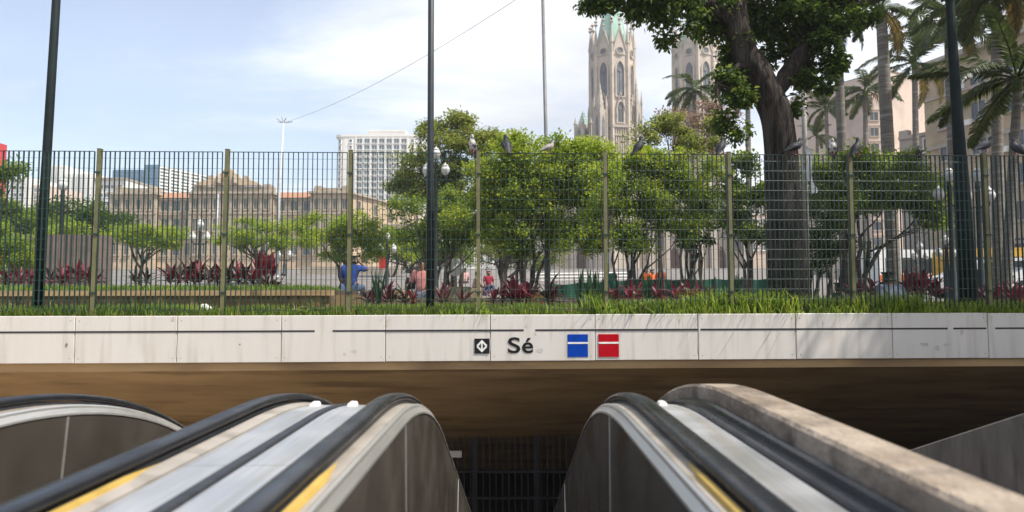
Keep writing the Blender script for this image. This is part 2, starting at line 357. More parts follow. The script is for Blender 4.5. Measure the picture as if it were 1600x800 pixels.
sgn = thing('station_sign', 'long white panelled fascia reading Sé with blue and red squares above the escalators', 'station sign')
in_slab(sgn)
sx = lambda px, y=0: (px - 800) / F * Y0 * 1.0      # along the fascia
joints = [-365, -203, -42, 120, 279, 441, 603, 766, 929, 1089, 1241, 1391, 1540, 1690, 1840, 1990]
def at_edge(px):                                     # where the ray of column px meets the slab edge
    t = (px - 800) / F; Y = Y0 / (1 - YAW * t); return t * Y / math.cos(math.atan(YAW))
jx = [at_edge(p) for p in joints]
scr0 = None
for i in range(len(jx) - 1):
    b = MB(); x0, x1 = jx[i] + .004, jx[i + 1] - .004
    e = .006
    dz = rng.uniform(-.003, .003); dy = rng.uniform(-.003, .003)
    z0, z1 = ZB + dz, .012 + dz
    # front face with a small chamfer all round
    vs = [(x0, .028, z0), (x1, .028, z0), (x1, .028, z1), (x0, .028, z1), (x0, e + dy, z0), (x1, e + dy, z0), (x1, e + dy, z1), (x0, e + dy, z1),
          (x0 + e, dy, z0 + e), (x1 - e, dy, z0 + e), (x1 - e, dy, z1 - e), (x0 + e, dy, z1 - e)]
    fs = [(8, 9, 10, 11)] + [(4 + a, 4 + (a + 1) % 4, 8 + (a + 1) % 4, 8 + a) for a in range(4)] + [(a, (a + 1) % 4, 4 + (a + 1) % 4, 4 + a) for a in range(4)]
    b.add(vs, fs)
    p = b.build('panel', m_fascia, sgn)
    for xx in (x0 + .05, x1 - .05):
        for zz in (z0 + .06, z1 - .06):
            if scr0 is None:
                b = MB(); b.tube([(0, -.003, 0), (0, .004, 0)], .007, 8); scr0 = b.build('screw', m_grey, p, loc=(xx, dy, zz))
            else: link('screw', scr0.data, p, (xx, dy, zz))
zl = -.187
for p0, p1 in [(-200, 493), (521, 818), (836, 1089), (1093, 1477), (1486, 1537), (1551, 1900)]:
    b = MB(); b.b2(at_edge(p0), at_edge(p1), -.0055, .004, zl - .011, zl + .011); b.build('stripe', m_line, sgn)
def plate(name, px0, py0, px1, py1, m, d=.008, parent=sgn):
    z = lambda py: -(py - 493.5) / F * Y0 * 1.0
    b = MB(); b.b2(at_edge(px0), at_edge(px1), -d, .003, z(py1), z(py0)); return b.build(name, m, parent)
bs = plate('square', 886, 523, 917.5, 558, m_blue); bs['label'] = 'blue line square with a white bar'
rs = plate('square', 934, 523, 965.5, 558, m_red); rs['label'] = 'red line square with a white bar'
plate('bar', 886, 535, 917.5, 537.8, m_white, .011, bs); plate('bar', 934, 535, 965.5, 537.8, m_white, .011, rs)
lg = plate('logo', 741.5, 529, 764.5, 552, m_black)
c = ((at_edge(741.5) + at_edge(764.5)) / 2, -.0085, -(540.5 - 493.5) / F * Y0); h = 11.5 / F * Y0
b = MB()
dia = [(0, .84), (.72, .12), (.62, 0), (.72, -.12), (0, -.84), (-.72, -.12), (-.62, 0), (-.72, .12)]
b.prism([(x * h, z * h) for x, z in dia], c, (1, 0, 0), (0, -1, 0), .003); b.build('logo_diamond', m_white, lg)
b = MB()
for s in (-1, 1): b.prism([(s * .12 * h, .36 * h), (s * .46 * h, 0), (s * .12 * h, -.36 * h)], (c[0], c[1] - .003, c[2]), (1, 0, 0), (0, -1, 0), .003)
b.build('logo_arrow', m_black, lg)
for ch, px, wpx in (('S', 793.5, 19), ('\u00e9', 815.5, 17)):
    cu = bpy.data.curves.new('letter', 'FONT'); cu.body = ch; cu.extrude = .004; cu.offset = .012 * .3
    cu.size = 34 / F * Y0
    ob = bpy.data.objects.new('letter', cu); COL.objects.link(ob)
    dg = bpy.context.evaluated_depsgraph_get(); me = bpy.data.meshes.new_from_object(ob.evaluated_get(dg)); bpy.data.objects.remove(ob)
    xsv = [v.co.x for v in me.vertices]; mn, mxx = min(xsv), max(xsv)
    sc = (wpx / F * Y0) / (mxx - mn)
    me.transform(Matrix.Diagonal((sc, 1, 1, 1)) @ Matrix.Translation((-mn, 0, 0)))
    me.materials.clear(); me.materials.append(m_black)
    lo = link('letter', me, sgn, (at_edge(px), -.004, -(551 - 493.5) / F * Y0), (R(90), 0, 0))

def stain(px, py, wx, hz, seed, m):
    g = random.Random(seed); k = 11; b = MB()
    poly = [(wx * (.55 + .45 * g.random()) * math.cos(2 * PI * j / k), hz * (.5 + .5 * g.random()) * math.sin(2 * PI * j / k)) for j in range(k)]
    b.prism(poly, (at_edge(px), -.0032, -(py - 493.5) / F * Y0), (1, 0, 0), (0, -1, 0), .0006); b.build('stain', m, sgn)
m_st1 = mat('stain_grey', (.42, .39, .35), (.56, .52, .475), 30, .7, lo=.35, hi=.75); m_st2 = mat('stain_black', (.10, .09, .08), (.3, .28, .25), 40, .7)
m_st3 = mat('stain_tan', (.42, .35, .26), (.57, .52, .46), 26, .7)
for a_ in ((108, 536, .022, .035, 1, m_st2), (122, 545, .012, .06, 2, m_st1), (555, 548, .05, .03, 3, m_st1), (540, 552, .03, .025, 4, m_st1), (843, 548, .05, .04, 5, m_st1), (822, 510, .03, .03, 6, m_st1), (836, 522, .02, .03, 7, m_st1), (1440, 541, .08, .035, 8, m_st3), (1459, 547, .05, .05, 9, m_st1), (1475, 542, .06, .03, 10, m_st1), (1499, 522, .035, .045, 11, m_st1), (1283, 507, .012, .05, 12, m_st1), (377, 536, .012, .012, 13, m_st2), (272, 497, .03, .03, 14, m_st1), (1538, 505, .012, .05, 15, m_st1), (280, 545, .01, .10, 16, m_st1), (767, 535, .012, .13, 17, m_st1), (443, 520, .01, .12, 18, m_st1), (1090, 545, .012, .1, 19, m_st1), (605, 505, .015, .06, 20, m_st3)): stain(*a_)

# ------------------------------------------------------------------ escalators
ZH = CAMZ - .45                      # top of the handrails
YS, RAD, TH = 2.6, 3.5, R(27)
YE = YS + RAD * math.sin(TH); DE = RAD * (1 - math.cos(TH))
def path(y):
    if y < YS: return 0., 0.
    if y < YE:
        t = math.asin((y - YS) / RAD); return RAD * (1 - math.cos(t)), t
    return DE + (y - YE) * math.tan(TH), TH
def sweep(mb, profile, y0, y1, mi=0, step=None, zb=None, cap=True):
    yl = [y0]
    for y in [.4, .9, 1.4, 1.9, 2.3, YS] + [YS + (YE - YS) * i / 14 for i in range(1, 15)] + [5.5, 7, 8.5, 10]:
        if y0 + .02 < y < y1 - .02: yl.append(y)
    yl.append(y1); k = len(profile); vs = []
    for y in yl:
        d, t = path(y)
        for px, dz in profile: vs.append((px, y + math.sin(t) * dz, ZH - d + math.cos(t) * dz))
    fs = [(i * k + a, i * k + (a + 1) % k, (i + 1) * k + (a + 1) % k, (i + 1) * k + a) for i in range(len(yl) - 1) for a in range(k)]
    if cap: fs += [tuple(range(k))[::-1], tuple((len(yl) - 1) * k + a for a in range(k))]
    mb.add(vs, fs, mi)
def P(x, i, pts): return [(x + i * u, z) for u, z in pts]
YN, YF = .25, 9.7
hr_prof = [(q * .86, z * .9) for q, z in [(-.040, -.036), (-.044, -.026), (-.043, -.014), (-.036, -.005), (-.022, -.0008), (0, 0), (.022, -.0008), (.036, -.005), (.043, -.014), (.044, -.026), (.040, -.036)]]
def balustrade(root, xh, i, seams, yellow_in=True, lab=None):
    b = MB(); sweep(b, P(xh, i, hr_prof), YN, YF); h = b.build('handrail', m_rubber, root, True)
    b = MB(); sweep(b, P(xh, i, [(-.03, -.037), (.031, -.037), (.031, -.075), (-.03, -.075)]), YN, YF); b.build('handrail_guide', m_darkrub, root)
    b = MB(); sweep(b, P(xh, i, [(.032, -.05), (.078, -.053), (.078, -.075), (.032, -.075)]), YN, YF); b.build('inner_ledge', m_cream, root)
    b = MB(); sweep(b, P(xh, i, [(.079, -.0545), (.083, -.052), (.092, -.058), (.094, -.066), (.079, -.08)]), YN, YF); b.build('trim_moulding', m_chrome, root)
    b = MB(); sweep(b, P(xh, i, [(.0935, -.068), (.0965, -.067), (.114, -.090), (.115, -.099), (.0935, -.095)]), YN, YF); b.build('trim_moulding', m_chrome, root)
    sl = [YN] + seams + [YF]
    for a in range(len(sl) - 1):
        b = MB(); sweep(b, P(xh, i, [(.110, -.102), (.122, -.80), (.10, -.80), (.092, -.102)]), sl[a] + .004, sl[a + 1] - .004)
        b.build('balustrade_panel', m_panel, root)
    for sm in seams:
        b = MB(); d, t = path(sm)
        vs = []
        for yy in (sm - .005, sm + .005):
            for u, dz in ((.100, -.105), (.1145, -.105), (.1265, -.80), (.1, -.80)): vs.append((xh + i * u, yy + math.sin(t) * dz, ZH - d + math.cos(t) * dz))
        b.add(vs, [(0, 1, 2, 3), (7, 6, 5, 4), (0, 4, 5, 1), (1, 5, 6, 2), (2, 6, 7, 3), (3, 7, 4, 0)]); b.build('joint_strip', m_chrome, root)
    if yellow_in is not None:
        b = MB(); pr = P(xh, i if yellow_in else -i, [(.037, -.047), (.045, -.036), (.060, -.040), (.066, -.051)])
        sweep(b, pr, YN, 1.72)
        n0 = len(b.v); b.v += [(xh + (i if yellow_in else -i) * .041, 1.92, ZH - .05)]
        k = 4; last = n0 - k
        for a in range(k): b.f.append((last + a, last + (a + 1) % k, n0)); b.m.append(0)
        b.build('yellow_guard', m_yel, root)
def steps(root, xc):
    b = MB(); y, z = 2.35, ZF - .0
    b.b2(xc - .41, xc + .41, .4, 2.35, ZF - .05, ZF + .012)
    for s in range(17):
        d, t = path(y + .2); zz = ZH - d - 1.0
        b.b2(xc - .41, xc + .41, y, y + .40, zz - .19, zz); y += .405
    b.build('steps', m_darkrub, root)
XH = .555
esc = thing('escalator', 'middle escalator with dark side panels descending under the Sé fascia', 'escalator', group='escalators going down to the station')
balustrade(esc, -XH, 1, [1.35, 2.70, 5.4], True); balustrade(esc, XH, -1, [1.6, 2.97, 5.6], True); steps(esc, 0)
esl = thing('escalator', 'left escalator whose far handrail curves down at the left edge', 'escalator', group='escalators going down to the station')
balustrade(esl, -1.07, -1, [1.35, 2.7, 5.4], False); balustrade(esl, -2.20, 1, [1.5, 3.06, 5.6], None); steps(esl, -1.635)
# outer skirt of the left escalator
b = MB(); sweep(b, [(-2.25, -.05), (-2.24, -.05), (-2.24, -1.05), (-2.25, -1.05)], YN, YF); b.build('outer_cladding', m_panel, esl)

dk = thing('escalator_deck', 'silver steel deck with a dark centre stripe between two handrails', 'deck')
for x0, x1 in ((-.965, -.832), (-.788, -.602)):
    for y0, y1 in ((YN, 1.898), (1.902, 5.4), (5.404, YF)):
        b = MB(); sweep(b, [(x0, -.060), (x0 + .003, -.057), (x1 - .003, -.057), (x1, -.060), (x1, -.09), (x0, -.09)], y0, y1); b.build('deck_panel', m_deck, dk)
b = MB(); sweep(b, [(-.830, -.058), (-.826, -.050), (-.794, -.050), (-.790, -.058), (-.79, -.08), (-.83, -.08)], YN, YF); b.build('rubber_stripe', m_darkrub, dk)
for y0, y1 in ((YN, 2.02), (2.024, 5.5), (5.504, YF)):
    b = MB(); sweep(b, [(-1.024, -.048), (-1.018, -.044), (-.969, -.054), (-.969, -.09), (-1.024, -.09)], y0, y1); b.build('edge_strip', m_cream, dk)
def knob(x, y, par):
    d, t = path(y); b = MB()
    pr = [(-.021, 0), (-.018, .012), (-.011, .017), (.011, .017), (.018, .012), (.021, 0)]
    b.prism(pr, (x, y - .022, ZH - d - .056), (1, 0, 0), (0, 1, 0), .045); o = b.build('anti_slide_knob', m_white, par)
knob(-.92, 3.02, dk); knob(-.745, 3.02, dk)
dr = thing('escalator_deck', 'narrow white deck strip with a black rubber channel beside the concrete parapet', 'deck')
for y0, y1 in ((YN, 2.1), (2.104, 5.4), (5.404, YF)):
    b = MB(); sweep(b, [(.642, -.060), (.645, -.057), (.772, -.057), (.775, -.060), (.775, -.09), (.642, -.09)], y0, y1); b.build('deck_panel', m_deck, dr)
b = MB(); sweep(b, [(.602, -.062), (.604, -.048), (.638, -.048), (.640, -.062), (.640, -.09), (.602, -.09)], YN, YF); b.build('rubber_stripe', m_darkrub, dr)
b = MB(); sweep(b, [(.777, -.062), (.779, -.042), (.788, -.036), (.797, -.046), (.835, -.050), (.842, -.034), (.855, -.026), (.868, -.030), (.868, -.09), (.777, -.09)], YN, YF); b.build('rubber_channel', m_rubber, dr, False)
knob(.70, 3.02, dr)

pw = MB(); Xp0, Xp1 = .87, 1.03
sweep(pw, [(Xp0, -1.4), (Xp0, .028), (Xp0 + .012, .040), (Xp1 - .012, .040), (Xp1, .028), (Xp1, -1.4)], -1.0, 9.6)
p = pw.build('parapet_wall', m_conc); tag(p, 'curved raw concrete parapet descending right of the escalators', 'parapet')
b = MB(); X0, X1 = 2.42, 2.66
zt = lambda y: CAMZ - .40 if y < 2.66 else CAMZ - .40 - (y - 2.66) * .437
yl = [-1, 2.66, 3.6, 5, 7, 9]
vs = [];
for y in yl: vs += [(X0, y, zt(y) - 2.2), (X0, y, zt(y) - .01), (X0 + .012, y, zt(y)), (X1, y, zt(y)), (X1, y, zt(y) - 2.2)]
b.add(vs, [(i * 5 + a, i * 5 + (a + 1) % 5, i * 5 + 5 + (a + 1) % 5, i * 5 + 5 + a) for i in range(len(yl) - 1) for a in range(5)] + [(0, 1, 2, 3, 4), tuple(len(vs) - 5 + a for a in range(5))])
m_conc2 = mat('grey_concrete', (.21, .185, .16), (.13, .115, .10), 2.5, .85, .3, stretch=(1, 2.2, .5), c3=(.10, .09, .075), s3=4, bscale=30)
tag(b.build('stair_wall', m_conc2), 'grey concrete stair wall sloping down at the right edge under the slab', 'wall')
# stairs between parapet and stair wall, shade put into their near-black colour
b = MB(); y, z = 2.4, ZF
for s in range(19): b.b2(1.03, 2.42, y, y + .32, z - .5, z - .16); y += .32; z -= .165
stp = b.build('staircase', m_dkint); tag(stp, 'concrete stair flight, darkened for shade, between the parapet and the grey stair wall', 'stairs')

# station gate deep in the dark
gt = thing('station_gate', 'dark barred gate deep in the shadow at the foot of the escalators', 'gate', (0, 12.6, 0))
gz0, gz1 = W(800, 800, 12.6).z - .2, W(800, 690, 12.6).z
gx = lambda px: W(px, 700, 12.6).x
for px in (640, 742, 838, 940):
    b = MB(); b.b2(gx(px) - .05, gx(px) + .05, -.05, .05, gz0, gz1 + .3); b.build('post', m_line, gt)
for py in (736, 777):
    b = MB(); zz = W(800, py, 12.6).z; b.b2(gx(640), gx(940), -.062, .03, zz - .022, zz + .022); b.build('rail', m_line, gt)
bm_ = MB(); bm_.b2(-.012, .012, -.012, .012, gz0, gz1 + .3); bar0 = None
for kk in range(30):
    x = gx(640) + (gx(940) - gx(640)) * (kk + .5) / 30
    if bar0 is None: bar0 = bm_.build('bar', m_line, gt, loc=(x, .045, 0))
    else: link('bar', bar0.data, gt, (x, .045, 0))
tag((lambda b: (b.b2(gx(702), gx(722), 12.48, 12.53, W(0, 716, 12.5).z, W(0, 706, 12.5).z), b.build('notice', m_whiteb))[1])(MB()), 'small pale notice hung on the dark station gate', 'notice')

# ------------------------------------------------------------------ fence on the slab
fn = thing('metal_fence', 'tall green barred metal fence with olive posts on top of the fascia', 'fence'); in_slab(fn)
posts = [-262, -55, 147, 349, 546, 748, 947, 1143, 1333, 1545, 1740, 1950]
fy = .16
def at_f(px):
    t = (px - 800) / F; Y = (Y0 + fy) / (1 - YAW * t); return t * Y
pxs = [at_f(p) for p in posts]
ZT = 2.125
b = MB(); b.b2(-.023, .023, -.028, .028, 0, ZT + .03); b.b2(-.026, .026, -.031, .031, ZT + .03, ZT + .036); b.b2(-.05, .05, -.05, .05, -.01, .012)
post0 = None; cl0 = None
for i, x in enumerate(pxs):
    if post0 is None: post0 = b.build('post', m_post, fn, loc=(x, fy, 0)); o = post0
    else: o = link('post', post0.data, fn, (x, fy, 0))
    o.rotation_euler = (rng.uniform(-.004, .004), (.012 if i in (2, 3) else 0) + rng.uniform(-.004, .004), 0)
    for zz in (.3, 1.05, 1.85):
        if cl0 is None:
            q = MB(); q.b2(-.036, .036, -.008, .008, -.01, .01); cl0 = q.build('clamp', m_bar, o, loc=(0, -.036, zz))
        else: link('clamp', cl0.data, o, (0, -.036, zz))
b = MB(); b.b2(-.0027, .0027, -.0125, .0125, .07, ZT); ub = None
b2 = MB(); b2.tube([(-.5, 0, 0), (.5, 0, 0)], .0022, 6); cw = None
b3 = MB(); b3.b2(-.5, .5, -.0125, .0125, -.003, .003); tr_ = None
for i in range(1, len(pxs) - 2):
    x0, x1 = pxs[i] + .04, pxs[i + 1] - .04; w = x1 - x0
    n = max(8, round(w / .0625))
    for kk in range(n + 1):
        x = x0 + w * kk / n
        if ub is None: ub = b.build('upright_bar', m_bar, fn, loc=(x, fy - .005, 0))
        else: link('upright_bar', ub.data, fn, (x, fy - .005, 0)).rotation_euler = (0, rng.uniform(-.003, .003), 0)
    for kk in range(16):
        z = .07 + .131 * kk
        if cw is None: cw = b2.build('cross_wire', m_wire, fn, loc=((x0 + x1) / 2, fy - .013, z)); o = cw
        else: o = link('cross_wire', cw.data, fn, ((x0 + x1) / 2, fy - .013, z))
        o.scale = (w, 1, 1)
    for z in (.07, ZT):
        if tr_ is None: tr_ = b3.build('edge_rail', m_bar, fn, loc=((x0 + x1) / 2, fy - .005, z)); o = tr_
        else: o = link('edge_rail', tr_.data, fn, ((x0 + x1) / 2, fy - .005, z))
        o.scale = (w, 1, 1)

# ------------------------------------------------------------------ pigeons on the top rail
def pigeon_mesh(m, mw):
    b = MB(); n = 12
    # rings along a spine: (y forward, z, half width, half height)
    rings = [(-.185, .055, .028, .004), (-.15, .062, .033, .008), (-.105, .075, .030, .018), (-.07, .090, .050, .036), (-.02, .105, .064, .055), (.035, .118, .062, .060), (.075, .135, .048, .052), (.098, .165, .032, .034), (.105, .190, .025, .025), (.112, .208, .024, .024), (.128, .216, .021, .021), (.143, .214, .012, .012), (.155, .209, .005, .005), (.168, .204, .002, .002)]
    vs = []
    for i, (y, z, w, h) in enumerate(rings):
        tilt = [0, 0, .1, .2, .25, .35, .7, 1.1, 1.1, .8, .3, 0, -.2, -.2][i]
        for k in range(n):
            a = 2 * PI * k / n; vs.append((w * math.cos(a), y - math.sin(a) * h * math.sin(tilt), z + math.sin(a) * h * math.cos(tilt)))
    fs = [(i * n + k, i * n + (k + 1) % n, (i + 1) * n + (k + 1) % n, (i + 1) * n + k) for i in range(len(rings) - 1) for k in range(n)]
    fs += [tuple(range(n))[::-1], tuple((len(rings) - 1) * n + k for k in range(n))]
    b.add(vs, fs)
    return b
pig_p = [(738, 1, 3, 2.9, 1.0, 'grey and white pigeon facing away on the fence beside the tall black pole', 1.15),
         (791, -.15, 0, .3, 1.05, 'dark pigeon seen from behind on the fence between two paler pigeons', 1.2),
         (858, .1, 2, -1.35, .95, 'pale cream pigeon crouched on the fence beside the thin grey pole', .9),
         (1004, .0, 0, -.9, 1.0, 'black pigeon on the fence below the left cathedral tower', 1.15),
         (1133, 0, 0, -.75, 1.0, 'dark pigeon on the fence left of the big tree trunk', 1.15),
         (1247, 0, 0, -1.35, 1.05, 'dark pigeon stretched low on the fence against the big tree trunk', 1.2),
         (1307, 0, 3, 2.6, .95, 'mottled grey pigeon on the fence in front of a grey palm trunk', 1.05),
         (1347, 0, 0, -1.0, 1.05, 'black pigeon on the fence right of the post beside the mottled pigeon', 1.15),
         (1443, 0, 1, 2.5, .6, 'tiny grey pigeon on the fence below the ochre low house', .6),
         (1548, 0, 1, -1.45, 1.05, 'grey pigeon sitting on top of the last fence post', 1.2),
         (1594, 0, 1, 1.2, 1.0, 'grey pigeon at the far right end of the fence', 1.15)]
for px, lean, mi, rz, s, lab, sc in pig_p:
    o = pigeon_mesh(0, 0).build('pigeon', m_pig[mi], None, True); tag(o, lab, 'pigeon', 'pigeons perched along the fence')
    x = at_f(px); o.location = slabM @ Vector((x, fy - .005, ZT + (.035 if px == 1548 else .0) - .01 + .012)); o.rotation_euler = (R(28) if mi != 2 and px not in (1548, 1247) else R(6), 0, rz); o.scale = (sc * .8,) * 3
    for s_ in (-1, 1):
        q = MB(); q.tube([(s_ * .018, .0, .06), (s_ * .018, .006, .012), (s_ * .018, .012, -.004)], [.006, .004, .004], 6); q.tube([(s_ * .018, -.012, -.004), (s_ * .018, .034, -.004)], .004, 5); q.build('leg', m_leg, o)
    q = MB()
    for s_ in (-1, 1):    # folded wings
        vs = [(s_ * .045, .07, .135), (s_ * .066, .03, .112), (s_ * .067, -.03, .095), (s_ * .048, -.09, .074), (s_ * .026, -.14, .068), (s_ * .03, -.08, .105), (s_ * .05, -.02, .143), (s_ * .048, .04, .152)]
        q.add(vs + [(v[0] * 1.12, v[1], v[2]) for v in vs], [tuple(range(8)), tuple(range(15, 7, -1))] + [(i, (i + 1) % 8, 8 + (i + 1) % 8, 8 + i) for i in range(8)])
    q.build('wing', m_pig[mi if mi != 3 else 1], o)

# ------------------------------------------------------------------ poles, lamps, masts
def pole(name, pts, rad, m, label, cat, base=True, n=14):
    t = thing(name, label, cat, pts[0]); o0 = Vector(pts[0])
    b = MB(); b.tube([Vector(p) - o0 for p in pts], rad, n); b.build('shaft', m, t, True)
    if base:
        b = MB(); b.lathe([(rad[0] * 2.1, -.03), (rad[0] * 2.1, .02), (rad[0] * 1.2, .03), (rad[0] * 1.15, .10)], n=12); b.build('base_plate', m, t)
    return t
a, c_ = W(58, 489, 8.75), W(88, 0, 8.72); a.z = .0
pole('light_pole', [a, a.lerp(c_, .5), c_ + (c_ - a) * .9], [.068, .056, .042], m_polegrn, 'tall dark green pole rising behind the fence near its left end', 'pole')
a, c_ = W(672, 489, 8.7), W(673.5, 0, 8.7); a.z = 0
pole('light_pole', [a, a.lerp(c_, .5), c_ + (c_ - a) * .9], [.058, .045, .034], m_pole, 'tall slim black pole behind the fence left of the street lamp', 'pole')
a, c_ = W(1512, 478, 9.6), W(1484, 0, 9.6); a.z = 0
pole('light_pole', [a, W(1506, 330, 9.6), W(1497, 200, 9.6), c_, c_ + (c_ - a) * .8], [.118, .106, .078, .058, .05], m_polegrn, 'thick dark green tapering pole behind the fence near its right end', 'pole')
a, c_ = W(855.5, 445, 20), W(847.5, -28, 20); a.z = G(a.x, 20)
thin = pole('flagpole', [a, W(855.3, 310, 20), W(855, 300, 20), c_], [.09, .088, .06, .052], m_polegr2, 'thin grey two-stage flagpole among the mid trees', 'flagpole')
tpTop = c_
a, c_ = W(432, 445, 40), W(443, 192, 40); a.z = G(a.x, 40)
mast = pole('antenna_mast', [a, W(436, 300, 40), c_], [.12, .10, .05], mat('mast_white', (.55, .56, .58), None, 6, .5), 'slim pale mast with forked antenna arms above the courthouse', 'mast')
b = MB(); o0 = Vector(a)
for dx, dy in ((-11, -7), (14, -2), (-3, -10), (-9, -2), (4, -8)):
    b.tube([Vector(c_) - o0, W(443 + dx, 192 + dy, 40) - o0], .03, 6)
b.build('antenna_arm', m_grey, mast)
b = MB(); b.tube([W(427, 388, 40) - o0, W(439, 388, 40) - o0], .07, 6); b.build('cross_arm', m_white, mast)
a, c_ = W(336, 395, 46), W(341, 303, 46); a.z = G(a.x, 46)
pole('flagpole', [a, c_], [.10, .07], m_grey, 'short pale flagpole in front of the courthouse centre', 'flagpole')
a, c_ = W(1260, 440, 15.5), W(1253, 70, 15.5); a.z = 0
pole('flagpole', [a, W(1258, 240, 15.5), c_], [.075, .062, .055], mat('pole_pale', (.38, .36, .34), (.28, .27, .25), 5, .6), 'pale grey pole close beside the right edge of the big trunk', 'pole')
b = MB(); pts = []
for i in range(13):
    t = i / 12; p = Vector(W(449, 190, 40)).lerp(Vector(tpTop), t); p.z -= 4 * t * (1 - t) * .5; pts.append(p)
b.tube(pts, .010, 5); tag(b.build('overhead_cable', m_grey), 'thin overhead cable slung from the antenna mast to the grey flagpole', 'cable')

def lamp(px, ytop, Y, label, n3=True, gr=.17, dark=m_pole, group='lantern street lamps on the square'):
    top = W(px, ytop, Y); gz = G(top.x, Y); H = top.z - gz
    t = thing('street_lamp', label, 'street lamp', (top.x, Y, gz), rng.uniform(-.5, .5) * 0, group)
    b = MB(); s = gr / .17
    b.lathe([(.16 * s, -.02), (.16 * s, .12), (.10 * s, .2), (.10 * s, .7), (.075 * s, .8), (.06 * s, H - .62 * s), (.085 * s, H - .6 * s), (.06 * s, H - .55 * s), (.06 * s, H - .40 * s)], n=12); b.build('post', dark, t, True)
    gp = [(.03 * s, -.02), (.10 * s, .02 * s), (.16 * s, .14 * s), (.165 * s, .22 * s), (.12 * s, .30 * s)]
    cp = [(.125 * s, .30 * s), (.14 * s, .315 * s), (.06 * s, .39 * s), (.02 * s, .41 * s), (.02 * s, .45 * s)]
    heads = [(0, H - .42 * s)] + ([(-.34 * s, H - 1.02 * s), (.34 * s, H - 1.02 * s)] if n3 else [])
    for x, z in heads:
        q = MB(); q.lathe(gp, n=12); g = q.build('globe', m_glob, t, True, (x, 0, z))
        q = MB(); q.lathe(cp, n=12); q.build('cap', m_glob if abs(x) < 9 else dark, g, True)
        if x:
            q = MB(); q.tube([(0, 0, z - .12 * s), (x * .5, 0, z - .2 * s), (x * .95, 0, z - .14 * s), (x, 0, z)], [.03 * s, .026 * s, .026 * s, .035 * s], 8); q.build('arm', dark, t, True)
    return t
lamp(681.5, 230, 15, 'three-globe lantern lamp right beside the tall slim black pole', gr=.11)
lamp(99, 278, 21, 'single lantern lamp rising above the brown hoarding on the left', False)
lamp(313, 343, 36, 'three-globe lantern lamp before the courthouse central block', gr=.2)
lamp(410, 357, 36, 'three-globe lantern lamp among the small trees left of the pale mast', gr=.18)
lamp(445, 377, 42, 'small lantern lamp just right of the pale mast', gr=.18)
lamp(605, 363, 30, 'three-globe lantern lamp below the white hotel tower', gr=.16)
lamp(1477, 368, 18, 'short three-globe lantern lamp left of the thick green pole', gr=.10)
lamp(1437, 378, 22, 'low three-globe lantern lamp under the right-hand tree', gr=.10)
lamp(1526, 262, 14, 'tall three-globe lantern lamp just right of the thick green pole', gr=.125)
lamp(1482, 262, 14.6, 'tall three-globe lantern lamp partly hidden by the thick green pole', gr=.125)

# ------------------------------------------------------------------ buildings
def facade(root, o, ux, n, us, zs, w, h, m_fr, m_gl, fr=.12, proud=.12, name='window', bars=True, arch=False):
    "windows of one kind on a wall: frame proud of the wall, pane set back in it, each its own part"
    f = MB(); p = MB(); ux = Vector(ux); n = Vector(n); Zv = Vector((0, 0, 1))
    ow, oh = w / 2 + fr, h / 2 + fr
    for x0, x1, z0, z1 in ((-ow, -w / 2, -oh, oh), (w / 2, ow, -oh, oh), (-w / 2, w / 2, h / 2, oh), (-w / 2, w / 2, -oh, -h / 2)):
        f.prism([(x0, z0), (x1, z0), (x1, z1), (x0, z1)], n * -.05, ux, n, proud + .05)
    f.prism([(-ow - fr * .6, -oh - fr * .7), (ow + fr * .6, -oh - fr * .7), (ow + fr * .6, -oh), (-ow - fr * .6, -oh)], n * -.05, ux, n, proud * 1.9 + .05)
    if bars: f.prism([(-.04, -h / 2), (.04, -h / 2), (.04, h / 2), (-.04, h / 2)], n * .0, ux, n, proud * .6)
    p.prism([(-w / 2, -h / 2), (w / 2, -h / 2), (w / 2, h / 2), (-w / 2, h / 2)], n * -.05, ux, n, .08)
    f0 = p0 = None
    for z in zs:
        for u in us:
            c = Vector(o) + ux * u + Zv * z
            if f0 is None:
                f0 = f.build(name, m_fr, root, loc=c); p0 = p.build('pane', m_gl, f0)
            else:
                q = link(name, f0.data, root, c); link('pane', p0.data, q)
def wallbox(b, A, B_, depth, z0, z1, n):
    A = Vector(A); B_ = Vector(B_); n = Vector(n)
    vs = [A, B_, B_ - n * depth, A - n * depth]
    lo = [Vector((v.x, v.y, z0)) for v in vs]; hi = [Vector((v.x, v.y, z1)) for v in vs]
    b.add(lo + hi, [(0, 1, 2, 3), (7, 6, 5, 4), (0, 4, 5, 1), (1, 5, 6, 2), (2, 6, 7, 3), (3, 7, 4, 0)])
FR, UX = Vector((0, -1, 0)), Vector((1, 0, 0))
def zY(py, Y): return W(800, py, Y).z
def xY(px, Y): return W(px, 300, Y).x

# courthouse ---------------------------------------------------------------
YC = 150.
ct = thing('courthouse', 'long tan sandstone courthouse with orange tiled roofs and a crested central block', 'courthouse', (0, YC, 0))
zc = lambda py: zY(py, YC); xc = lambda px: xY(px, YC)
def blk(name, px0, px1, pytop, pybot, off, depth, m, extra=None, ovr=0):
    b = MB(); b.b2(xc(px0) - ovr, xc(px1) + ovr, -off - ovr, -off + depth, zc(pybot), zc(pytop))
    if extra: extra(b)
    return b.build(name, m, ct)
